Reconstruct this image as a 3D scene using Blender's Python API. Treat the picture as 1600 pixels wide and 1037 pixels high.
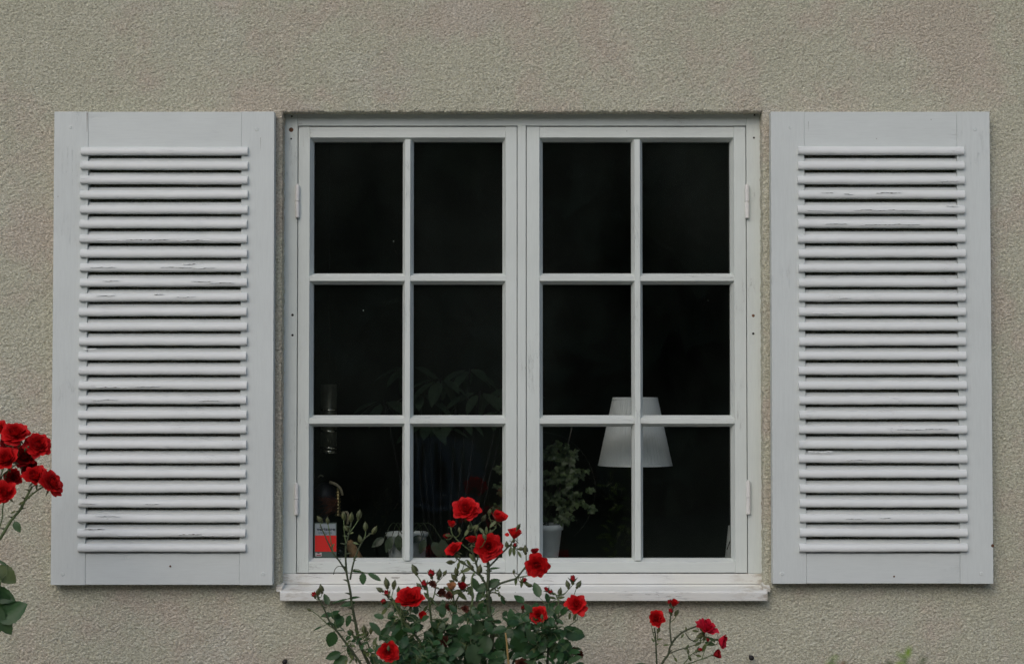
import bpy, bmesh, math, random
import numpy as np
from mathutils import Vector, Matrix

random.seed(7)
rad = math.radians
for o in list(bpy.data.objects):
    bpy.data.objects.remove(o)
sc = bpy.context.scene
C = sc.collection

# ------------------------------------------------------------------ camera
F = 2800.0                      # focal length in photo pixels (photo 1600 x 1037)
CAM = Vector((0.0, -4.48, 1.5)) # a standing person, 4.5 m from the wall
PITCH = rad(1.78)
cam = bpy.data.cameras.new("camera")
cam.lens = 36.0 * F / 1600.0
cam.sensor_width = 36.0
cam.clip_start = 0.05
cam.clip_end = 500
cam.dof.use_dof = True
cam.dof.focus_distance = 4.47
cam.dof.aperture_fstop = 4.5
camo = bpy.data.objects.new("camera", cam)
C.objects.link(camo)
camo.location = CAM
camo.rotation_euler = (rad(90) + PITCH, 0, 0)
sc.camera = camo

# ------------------------------------------------------------------ light
SUN_EL, SUN_AZ = rad(38), rad(203)      # azimuth clockwise from +y: in front of the wall, a little to the left
w = bpy.data.worlds.new("World")
sc.world = w
w.use_nodes = True
nt = w.node_tree
sky = nt.nodes.new("ShaderNodeTexSky")
sky.sky_type = 'NISHITA'
sky.sun_disc = False
sky.sun_elevation = SUN_EL
sky.sun_rotation = SUN_AZ
sky.air_density = 1.0
sky.dust_density = 2.4
sky.ozone_density = 1.0
bg = nt.nodes["Background"]
bg.inputs[1].default_value = 0.14
nt.links.new(sky.outputs[0], bg.inputs[0])

sun = bpy.data.lights.new("sun", 'SUN')
sun.energy = 0.5
sun.angle = rad(60)
sun.color = (1.0, 0.985, 0.95)
suno = bpy.data.objects.new("sun", sun)
C.objects.link(suno)
sd = Vector((math.sin(SUN_AZ) * math.cos(SUN_EL), math.cos(SUN_AZ) * math.cos(SUN_EL), math.sin(SUN_EL)))
suno.rotation_euler = (-sd).to_track_quat('-Z', 'Y').to_euler()
suno.location = sd * 20

sc.view_settings.view_transform = 'Standard'
sc.view_settings.look = 'None'
sc.view_settings.gamma = 1
sc.view_settings.exposure = 0.10
sc.cycles.use_denoising = True
sc.cycles.denoising_prefilter = 'NONE'
sc.cycles.use_adaptive_sampling = False
sc.cycles.sample_clamp_indirect = 3.0
sc.cycles.max_bounces = 8
sc.cycles.transparent_max_bounces = 16
sc.cycles.caustics_reflective = False
sc.cycles.caustics_refractive = False

# ------------------------------------------------------------------ pixel -> world helpers
_cp, _sp = math.cos(PITCH), math.sin(PITCH)
def at(px, py, y=0.0):
    a = (px - 800.0) / F
    b = (518.5 - py) / F
    d = Vector((a, _cp - b * _sp, _sp + b * _cp))
    t = (y - CAM.y) / d.y
    return CAM + d * t
def X(px, y=0.0): return at(px, 540, y).x
def Z(py, y=0.0): return at(800, py, y).z
def S(y): return (y - CAM.y) / F       # metres per photo pixel at depth y

# ------------------------------------------------------------------ object helpers
def tag(o, label=None, cat=None, group=None, kind=None):
    if label: o['label'] = label
    if cat: o['category'] = cat
    if group: o['group'] = group
    if kind: o['kind'] = kind
    return o
def thing(name, label, cat, loc=(0, 0, 0), group=None):
    o = bpy.data.objects.new(name, None)
    o.empty_display_size = 0.1
    C.objects.link(o)
    o.location = loc
    return tag(o, label, cat, group)
def link(name, me, mats, parent=None, loc=None):
    o = bpy.data.objects.new(name, me)
    C.objects.link(o)
    if mats is not None and len(me.materials) == 0:
        for m in (mats if isinstance(mats, (list, tuple)) else [mats]):
            me.materials.append(m)
    if parent is not None:
        o.parent = parent
        o.matrix_parent_inverse = Matrix.Translation(-parent.location) if loc is None else Matrix.Identity(4)
    if loc is not None:
        o.location = loc
    return o
def bevel(o, width=0.001, seg=2):
    m = o.modifiers.new("bevel", 'BEVEL')
    m.width = width; m.segments = seg; m.limit_method = 'ANGLE'; m.angle_limit = rad(35)
    m.harden_normals = False
    return o

class MB:
    """plain vertex / face collector"""
    def __init__(s): s.v = []; s.f = []; s.m = []; s.smooth = []
    def add(s, vs, fs, mi=0, sm=False):
        n = len(s.v)
        s.v.extend([tuple(p) for p in vs])
        for f in fs:
            s.f.append(tuple(i + n for i in f)); s.m.append(mi); s.smooth.append(sm)
    def box(s, x0, x1, y0, y1, z0, z1, mi=0):
        x0, x1 = sorted((x0, x1)); y0, y1 = sorted((y0, y1)); z0, z1 = sorted((z0, z1))
        v = [(x0,y0,z0),(x1,y0,z0),(x1,y1,z0),(x0,y1,z0),(x0,y0,z1),(x1,y0,z1),(x1,y1,z1),(x0,y1,z1)]
        s.add(v, [(0,3,2,1),(4,5,6,7),(0,1,5,4),(1,2,6,5),(2,3,7,6),(3,0,4,7)], mi)
    def prism(s, poly, axis, a, b, mi=0, sm=False):
        """poly in the other two axes; axis 'x' -> (y,z), axis 'z' -> (x,y)"""
        n = len(poly)
        def P(p, t): return (t, p[0], p[1]) if axis == 'x' else (p[0], p[1], t)
        v = [P(p, a) for p in poly] + [P(p, b) for p in poly]
        s.add(v, [(i, (i+1) % n, (i+1) % n + n, i+n) for i in range(n)], mi, sm)
        s.add(v, [tuple(range(n))[::-1], tuple(range(n, 2*n))], mi, False)
    def lathe(s, prof, center=(0, 0, 0), n=24, mi=0, M=None):
        v = []; f = []
        for (r, z) in prof:
            for k in range(n):
                a = 2*math.pi*k/n
                p = Vector((r*math.cos(a), r*math.sin(a), z))
                if M is not None: p = M @ p
                v.append(p + Vector(center))
        for j in range(len(prof)-1):
            for k in range(n):
                k2 = (k+1) % n
                f.append((j*n+k, j*n+k2, (j+1)*n+k2, (j+1)*n+k))
        s.add(v, f, mi, True)
    def tube(s, pts, r0, r1=None, n=6, mi=0, bumps=0.0):
        if r1 is None: r1 = r0
        pts = [Vector(p) for p in pts]
        v = []; f = []
        L = len(pts)
        prev = None
        for i, p in enumerate(pts):
            d = (pts[min(i+1, L-1)] - pts[max(i-1, 0)])
            if d.length < 1e-9: d = Vector((0, 0, 1))
            d.normalize()
            if prev is None:
                a = d.orthogonal().normalized()
            else:
                a = (prev - d * prev.dot(d))
                a = a.normalized() if a.length > 1e-6 else d.orthogonal().normalized()
            prev = a
            b = d.cross(a)
            r = r0 + (r1 - r0) * i / max(L-1, 1)
            if bumps: r *= 1 + bumps * math.sin(i * 2.7) * (random.random())
            for k in range(n):
                t = 2*math.pi*k/n
                v.append(p + a*(r*math.cos(t)) + b*(r*math.sin(t)))
        for i in range(L-1):
            for k in range(n):
                f.append((i*n+k, i*n+(k+1) % n, (i+1)*n+(k+1) % n, (i+1)*n+k))
        f.append(tuple(range(n))[::-1]); f.append(tuple(range((L-1)*n, L*n)))
        s.add(v, f, mi, True)
    def mesh(s, name):
        me = bpy.data.meshes.new(name)
        me.from_pydata(s.v, [], s.f)
        me.polygons.foreach_set("material_index", s.m)
        me.polygons.foreach_set("use_smooth", s.smooth)
        me.update()
        bm = bmesh.new(); bm.from_mesh(me)
        bmesh.ops.recalc_face_normals(bm, faces=bm.faces)
        bm.to_mesh(me); bm.free()
        return me
    def build(s, name, mats, parent=None, bev=None):
        o = link(name, s.mesh(name), mats, parent)
        if bev: bevel(o, bev)
        return o

def spline(pts, sub=6):
    """Catmull-Rom through pts"""
    P = [Vector(p) for p in pts]
    P = [P[0]*2 - P[1]] + P + [P[-1]*2 - P[-2]]
    out = []
    for i in range(1, len(P)-2):
        for k in range(sub):
            t = k/sub
            a, b, c, d = P[i-1], P[i], P[i+1], P[i+2]
            out.append(0.5*((2*b) + (c-a)*t + (2*a-5*b+4*c-d)*t*t + (3*b-a-3*c+d)*t*t*t))
    out.append(P[-2])
    return out

# ------------------------------------------------------------------ materials
class NT:
    def __init__(s, name):
        s.mat = bpy.data.materials.new(name); s.mat.use_nodes = True
        s.t = s.mat.node_tree
        s.b = s.t.nodes["Principled BSDF"]
        s.tc = s.t.nodes.new("ShaderNodeTexCoord")
        s.geo = s.t.nodes.new("ShaderNodeNewGeometry")
    def n(s, typ, **kw):
        nd = s.t.nodes.new(typ)
        for k, v in kw.items(): setattr(nd, k, v)
        return nd
    def l(s, a, b): s.t.links.new(a, b)
    def pos(s, scale=(1, 1, 1), rot=(0, 0, 0), loc=(0, 0, 0)):
        m = s.n("ShaderNodeMapping")
        m.inputs['Scale'].default_value = scale
        m.inputs['Rotation'].default_value = rot
        m.inputs['Location'].default_value = loc
        s.l(s.geo.outputs['Position'], m.inputs['Vector'])
        return m.outputs[0]
    def noise(s, vec, scale, detail=3, rough=0.5, dist=0.0):
        nd = s.n("ShaderNodeTexNoise")
        nd.inputs['Scale'].default_value = scale
        nd.inputs['Detail'].default_value = detail
        nd.inputs['Roughness'].default_value = rough
        nd.inputs['Distortion'].default_value = dist
        s.l(vec, nd.inputs['Vector'])
        return nd.outputs['Fac']
    def ramp(s, fac, stops, interp='LINEAR'):
        r = s.n("ShaderNodeValToRGB")
        r.color_ramp.interpolation = interp
        e = r.color_ramp.elements
        while len(e) < len(stops): e.new(0.5)
        for i, (p, c) in enumerate(stops):
            e[i].position = p
            e[i].color = (c, c, c, 1) if isinstance(c, (int, float)) else (*c, 1)
        s.l(fac, r.inputs[0])
        return r.outputs[0]
    def mix(s, fac, a, b, typ='MIX'):
        m = s.n("ShaderNodeMix", data_type='RGBA', blend_type=typ)
        for sock, val in ((m.inputs[0], fac), (m.inputs[6], a), (m.inputs[7], b)):
            if isinstance(val, (int, float)): sock.default_value = val
            elif isinstance(val, tuple): sock.default_value = (*val, 1)
            else: s.l(val, sock)
        return m.outputs[2]
    def math(s, op, a, b=0.0, c=None):
        m = s.n("ShaderNodeMath", operation=op)
        for i, val in enumerate((a, b) if c is None else (a, b, c)):
            if isinstance(val, (int, float)): m.inputs[i].default_value = val
            else: s.l(val, m.inputs[i])
        return m.outputs[0]
    def bump(s, h, strength, dist, normal=None):
        b = s.n("ShaderNodeBump")
        b.inputs['Strength'].default_value = strength
        b.inputs['Distance'].default_value = dist
        s.l(h, b.inputs['Height'])
        if normal is not None: s.l(normal, b.inputs['Normal'])
        return b.outputs[0]
    def out(s, color=None, rough=None, normal=None):
        if color is not None:
            if isinstance(color, tuple): s.b.inputs['Base Color'].default_value = (*color, 1)
            else: s.l(color, s.b.inputs['Base Color'])
        if rough is not None:
            if isinstance(rough, (int, float)): s.b.inputs['Roughness'].default_value = rough
            else: s.l(rough, s.b.inputs['Roughness'])
        if normal is not None: s.l(normal, s.b.inputs['Normal'])
        return s.mat

def mat_plain(name, col, rough=0.5, metal=0.0, var=0.0, bump=0.0, scale=60):
    m = NT(name)
    n = m.noise(m.pos(), scale, 4)
    c = m.mix(m.ramp(n, [(0.3, 0.0), (0.7, 1.0)]), tuple(max(x*(1-var), 0) for x in col), tuple(min(x*(1+var), 1) for x in col))
    m.b.inputs['Metallic'].default_value = metal
    return m.out(c, rough, m.bump(n, 0.4, bump) if bump else None)

def mat_stucco():
    m = NT("stucco")
    p = m.pos()
    big = m.ramp(m.noise(p, 1.3, 4, 0.6), [(0.35, 0.0), (0.65, 1.0)])
    mid = m.ramp(m.noise(m.pos(loc=(7, 3, 1)), 4.0, 5, 0.65), [(0.48, 0.0), (0.60, 1.0)])
    streak = m.ramp(m.noise(m.pos(scale=(6, 1, 0.9), loc=(2, 0, 5)), 1.5, 4, 0.6), [(0.5, 0.0), (0.75, 1.0)])
    col = m.mix(big, STUCCO_A, STUCCO_B)
    col = m.mix(m.math('MULTIPLY', mid, 0.75), col, STUCCO_C)
    col = m.mix(m.math('MULTIPLY', streak, 0.35), col, tuple(c*0.86 for c in STUCCO_A))
    # pale bloomed patch high on the right, grey lime wash low on the right
    grey = m.ramp(m.noise(m.pos(loc=(1, 1, 9)), 2.2, 5, 0.7), [(0.55, 0.0), (0.72, 1.0)])
    col = m.mix(m.math('MULTIPLY', grey, 0.5), col, STUCCO_D)
    spk = m.noise(p, 420, 2, 0.6)
    col = m.mix(0.5, col, m.ramp(spk, [(0.3, 0.25), (0.7, 0.75)]), 'OVERLAY')
    # sparse pits, their dark painted in as dots of colour
    vor = m.n("ShaderNodeTexVoronoi"); vor.inputs['Scale'].default_value = 75
    m.l(p, vor.inputs['Vector'])
    grain = m.ramp(vor.outputs['Distance'], [(0.0, 1.0), (0.16, 0.0)])
    gm = m.ramp(m.noise(m.pos(loc=(4, 4, 4)), 45, 2), [(0.58, 0.0), (0.66, 1.0)])
    col = m.mix(m.math('MULTIPLY', m.math('MULTIPLY', grain, gm), 0.6), col, (0.13, 0.115, 0.09))
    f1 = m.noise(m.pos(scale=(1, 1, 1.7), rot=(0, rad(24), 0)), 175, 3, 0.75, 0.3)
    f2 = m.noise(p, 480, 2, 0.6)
    # relief shading painted into the colour: darker hollows between the grains, paler tops
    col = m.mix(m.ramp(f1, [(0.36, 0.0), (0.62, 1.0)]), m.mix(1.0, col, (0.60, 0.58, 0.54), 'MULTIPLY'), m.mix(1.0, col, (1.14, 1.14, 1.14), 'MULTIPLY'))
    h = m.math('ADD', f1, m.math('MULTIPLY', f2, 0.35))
    return m.out(col, 0.95, m.bump(h, 1.0, 0.0045))

def mat_paint(name, base, grain_axis='x', crack=0.5, stain=False, tint=None, peel=0.0, rough=0.42, stretch=14):
    """old gloss paint on wood: faint grain, brush marks, hairline cracks and lifted flakes"""
    m = NT(name)
    sc_ = {'x': (1, stretch, stretch), 'z': (stretch, stretch, 1)}[grain_axis]
    g = m.noise(m.pos(scale=sc_), 22, 5, 0.6, 0.4)
    blotch = m.noise(m.pos(loc=(3, 1, 2)), 5.0, 5, 0.6)
    tintc = tint or tuple(c*0.93 for c in base)
    col = m.mix(m.ramp(blotch, [(0.35, 0.0), (0.7, 1.0)]), base, tintc)
    col = m.mix(m.math('MULTIPLY', m.ramp(g, [(0.35, 1.0), (0.6, 0.0)]), 0.10), col, tuple(c*0.55 for c in base))
    # hairline cracks along the grain
    c1 = m.noise(m.pos(scale=tuple(a*b for a, b in zip(sc_, (0.9, 0.9, 0.9))), loc=(5, 2, 3)), 9, 4, 0.55, 0.8)
    line = m.ramp(m.math('ABSOLUTE', m.math('SUBTRACT', c1, 0.5)), [(0.0, 1.0), (0.011, 0.0)])
    msk = m.ramp(m.noise(m.pos(loc=(1, 8, 3)), 7, 3, 0.5), [(0.60 - 0.12*crack, 0.0), (0.68 - 0.12*crack, 1.0)])
    ck = m.math('MULTIPLY', line, msk)
    col = m.mix(m.math('MULTIPLY', ck, min(1.0, crack*1.2)), col, (0.10, 0.085, 0.07))
    h = m.math('SUBTRACT', m.math('MULTIPLY', g, 0.25), m.math('MULTIPLY', ck, 0.9))
    if peel > 0:
        pn = m.noise(m.pos(scale=tuple(1 if a == 1 else 5 for a in sc_), loc=(9, 1, 4)), 12, 5, 0.6, 0.5)
        pk = m.ramp(pn, [(0.70 - 0.06*peel, 0.0), (0.705 - 0.06*peel, 1.0)])
        col = m.mix(m.math('MULTIPLY', pk, 0.8), col, (0.30, 0.27, 0.24))
        h = m.math('SUBTRACT', h, m.math('MULTIPLY', pk, 0.8))
    if stain:       # brown damp stains in the two far corners of the opening
        sx = m.n("ShaderNodeSeparateXYZ"); m.l(m.geo.outputs['Position'], sx.inputs[0])
        dx = m.math('ABSOLUTE', m.math('SUBTRACT', sx.outputs['X'], 0.026))
        edge = m.ramp(dx, [(0.50, 0.0), (0.60, 1.0)])
        sn = m.ramp(m.noise(m.pos(scale=(1, 1, 3), loc=(3, 3, 3)), 26, 5, 0.65), [(0.47, 0.0), (0.62, 1.0)])
        col = m.mix(m.math('MULTIPLY', m.math('MULTIPLY', edge, sn), 0.55), col, (0.27, 0.20, 0.12))
    # tiny knocks and fly specks
    vor = m.n("ShaderNodeTexVoronoi"); vor.inputs['Scale'].default_value = 34
    m.l(m.geo.outputs['Position'], vor.inputs['Vector'])
    sp = m.ramp(vor.outputs['Distance'], [(0.0, 1.0), (0.045, 1.0), (0.06, 0.0)])
    spm = m.ramp(m.noise(m.pos(loc=(2, 2, 2)), 21, 2), [(0.62, 0.0), (0.64, 1.0)])
    col = m.mix(m.math('MULTIPLY', m.math('MULTIPLY', sp, spm), 0.55), col, (0.2, 0.19, 0.17))
    rg = m.ramp(blotch, [(0.3, rough - 0.06), (0.7, rough + 0.14)])
    m.b.inputs['Specular IOR Level'].default_value = 0.35
    return m.out(col, rg, m.bump(h, 0.5, 0.0012))

def mat_glass():
    m = NT("window_glass")
    tr = m.n("ShaderNodeBsdfTransparent"); tr.inputs[0].default_value = (0.975, 0.99, 0.985, 1)
    gl = m.n("ShaderNodeBsdfGlossy"); gl.inputs['Roughness'].default_value = 0.01
    gl.inputs[0].default_value = (1, 1, 1, 1)
    wav = m.noise(m.pos(scale=(1, 1, 0.6)), 5.0, 2, 0.4)
    bn = m.bump(wav, 0.25, 0.004)
    m.l(bn, gl.inputs['Normal'])
    fr = m.n("ShaderNodeFresnel"); fr.inputs[0].default_value = 1.45
    mx = m.n("ShaderNodeMixShader")
    m.l(fr.outputs[0], mx.inputs[0]); m.l(tr.outputs[0], mx.inputs[1]); m.l(gl.outputs[0], mx.inputs[2])
    # specks of dust and dried drops
    df = m.n("ShaderNodeBsdfDiffuse"); df.inputs[0].default_value = (0.42, 0.50, 0.44, 1)
    vor = m.n("ShaderNodeTexVoronoi"); vor.inputs['Scale'].default_value = 22
    m.l(m.geo.outputs['Position'], vor.inputs['Vector'])
    sp = m.ramp(vor.outputs['Distance'], [(0.0, 1.0), (0.025, 1.0), (0.045, 0.0)])
    spm = m.ramp(m.noise(m.pos(loc=(6, 2, 2)), 15, 2), [(0.60, 0.0), (0.63, 1.0)])
    refl_haze = m.ramp(m.noise(m.pos(scale=(1, 1, 0.5), loc=(0, 3, 1)), 2.5, 4), [(0.35, 0.0015), (0.8, 0.020)])  # dust layer, greened and strengthened to imitate the garden's reflection
    k = m.math('ADD', m.math('MULTIPLY', m.math('MULTIPLY', sp, spm), 0.55), refl_haze)
    mx2 = m.n("ShaderNodeMixShader")
    m.l(k, mx2.inputs[0]); m.l(mx.outputs[0], mx2.inputs[1]); m.l(df.outputs[0], mx2.inputs[2])
    m.l(mx2.outputs[0], m.t.nodes["Material Output"].inputs[0])
    return m.mat

def mat_leaf(name, a, b, rough=0.45, trans=0.25):
    m = NT(name)
    rnd = m.geo.outputs['Random Per Island']
    n = m.noise(m.pos(), 90, 3)
    col = m.mix(rnd, a, b)
    col = m.mix(m.math('MULTIPLY', m.ramp(n, [(0.35, 0.0), (0.7, 1.0)]), 0.35), col, tuple(x*1.5 for x in b))
    back = m.mix(0.25, col, (0.14, 0.19, 0.11))
    col = m.mix(m.geo.outputs['Backfacing'], col, back)
    m.out(col, rough, m.bump(n, 0.3, 0.002))
    m.b.inputs['Specular IOR Level'].default_value = 0.4
    tl = m.n("ShaderNodeBsdfTranslucent"); m.l(m.mix(0.4, col, (0.12, 0.25, 0.03)), tl.inputs[0])
    mx = m.n("ShaderNodeMixShader"); mx.inputs[0].default_value = trans
    m.l(m.b.outputs[0], mx.inputs[1]); m.l(tl.outputs[0], mx.inputs[2])
    m.l(mx.outputs[0], m.t.nodes["Material Output"].inputs[0])
    return m.mat

def mat_petal(name, a, b, rough=0.62):
    m = NT(name)
    rnd = m.geo.outputs['Random Per Island']
    n = m.noise(m.pos(), 160, 3)
    col = m.mix(rnd, a, b)
    col = m.mix(m.math('MULTIPLY', m.ramp(n, [(0.4, 0.0), (0.75, 1.0)]), 0.35), col, tuple(x*0.55 for x in a))
    m.out(col, rough, m.bump(n, 0.25, 0.0015))
    m.b.inputs['Specular IOR Level'].default_value = 0.25
    m.b.inputs['Sheen Weight'].default_value = 0.05
    m.b.inputs['Sheen Tint'].default_value = (1, 0.2, 0.2, 1)
    tl = m.n("ShaderNodeBsdfTranslucent"); m.l(col, tl.inputs[0])
    mx = m.n("ShaderNodeMixShader"); mx.inputs[0].default_value = 0.22
    m.l(m.b.outputs[0], mx.inputs[1]); m.l(tl.outputs[0], mx.inputs[2])
    m.l(mx.outputs[0], m.t.nodes["Material Output"].inputs[0])
    return m.mat

STUCCO_A = (0.605, 0.605, 0.480)
STUCCO_B = (0.640, 0.635, 0.520)
STUCCO_C = (0.635, 0.560, 0.475)
STUCCO_D = (0.66, 0.67, 0.61)
M = {
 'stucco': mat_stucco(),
 'shutter_z': mat_paint("shutter_paint_upright", (0.63, 0.675, 0.665), 'z', 0.12),
 'shutter_x': mat_paint("shutter_paint_level", (0.63, 0.675, 0.665), 'x', 0.12),
 'slat': mat_paint("slat_paint", (0.69, 0.72, 0.715), 'x', 0.18, tint=(0.655, 0.685, 0.675), peel=0.0, stretch=8),
 'frame_z': mat_paint("frame_paint_upright", (0.66, 0.71, 0.68), 'z', 0.35),
 'frame_x': mat_paint("frame_paint_level", (0.66, 0.705, 0.675), 'x', 0.5),
 'sill': mat_paint("sill_paint", (0.74, 0.755, 0.735), 'x', 0.5, stain=True, tint=(0.72, 0.72, 0.66), peel=0.1),
 'glass': mat_glass(),
 'hinge': mat_plain("painted_iron", (0.72, 0.72, 0.70), 0.4, 0, 0.05, 0.0006, 80),
 'rust': mat_plain("rust", (0.13, 0.06, 0.03), 0.9, 0, 0.5, 0.001, 200),
 'hole': mat_plain("screw_hole", (0.02, 0.018, 0.015), 0.8, 0, 0.2),
 'split': mat_plain('bare_grey_wood', (0.17, 0.155, 0.135), 0.9, 0, 0.6, 0.0005, 300),
 'iron': mat_plain("black_iron", (0.015, 0.014, 0.014), 0.6, 0.3, 0.3, 0.0008, 120),
 'leaf': mat_leaf("rose_leaf", (0.012, 0.042, 0.014), (0.030, 0.084, 0.028)),
 'young': mat_leaf("young_growth", (0.045, 0.070, 0.020), (0.10, 0.125, 0.04), 0.5),
 'stem': mat_plain("rose_stem", (0.040, 0.055, 0.022), 0.55, 0, 0.35, 0.0008, 90),
 'stem_green': mat_plain("green_stem", (0.085, 0.125, 0.045), 0.55, 0, 0.3, 0.0005, 90),
 'petal': mat_petal("rose_petal", (0.44, 0.003, 0.005), (0.72, 0.009, 0.012)),
 'petal_dark': mat_petal("dark_petal", (0.25, 0.004, 0.008), (0.36, 0.008, 0.014)),
 'petal_pink': mat_petal("pinkish_petal", (0.55, 0.006, 0.03), (0.68, 0.014, 0.05)),
 'petal_dead': mat_petal("withered_petal", (0.07, 0.022, 0.014), (0.14, 0.045, 0.028), 0.85),
 'bud': mat_leaf("bud_green", (0.040, 0.052, 0.018), (0.080, 0.088, 0.032), 0.55, 0.1),
 'shade': mat_plain("lampshade_cloth", (0.74, 0.77, 0.77), 0.8, 0, 0.02, 0.0004, 300),
 'pot': mat_plain("white_glaze", (0.80, 0.85, 0.86), 0.35, 0, 0.03),
 'brass': mat_plain("dull_brass", (0.42, 0.34, 0.16), 0.35, 0.9, 0.3),
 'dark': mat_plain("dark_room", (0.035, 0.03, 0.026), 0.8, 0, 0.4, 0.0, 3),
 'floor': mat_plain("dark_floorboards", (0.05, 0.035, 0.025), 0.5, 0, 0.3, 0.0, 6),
}

# ------------------------------------------------------------------ the wall (stucco, with real relief)
def pnoise(x, y, seed=0):
    xi = np.floor(x).astype(np.int64); yi = np.floor(y).astype(np.int64)
    xf = x - xi; yf = y - yi
    def g(ix, iy, dx, dy):
        h = (ix * 374761393 + iy * 668265263 + seed * 1442695041) & 0xffffffff
        h = ((h ^ (h >> 13)) * 1274126177) & 0xffffffff
        a = ((h ^ (h >> 16)) & 0xffff) / 65536.0 * 2 * np.pi
        return np.cos(a) * dx + np.sin(a) * dy
    u = xf*xf*xf*(xf*(xf*6-15)+10); v = yf*yf*yf*(yf*(yf*6-15)+10)
    n00 = g(xi, yi, xf, yf); n10 = g(xi+1, yi, xf-1, yf)
    n01 = g(xi, yi+1, xf, yf-1); n11 = g(xi+1, yi+1, xf-1, yf-1)
    return ((n00*(1-u)+n10*u)*(1-v) + (n01*(1-u)+n11*u)*v) * 1.5

def relief(x, z):
    wx = pnoise(x*38, z*38, 1)*0.012; wz = pnoise(x*38+9, z*38+4, 2)*0.012
    c, s_ = math.cos(rad(28)), math.sin(rad(28))
    wx = wx*0.5; wz = wz*0.5
    u = (x+wx)*c + (z+wz)*s_; v = -(x+wx)*s_ + (z+wz)*c
    r = 1 - np.abs(pnoise(u*120, v*215, 3))*2.2
    lump = pnoise(x*150, z*190, 7)
    fine = pnoise(x*250, z*300, 4)
    big = pnoise(x*5, z*5, 5) + 0.5*pnoise(x*14, z*14, 6)
    return 0.0012*r + 0.0018*lump + 0.0014*fine + 0.0014*big

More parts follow.
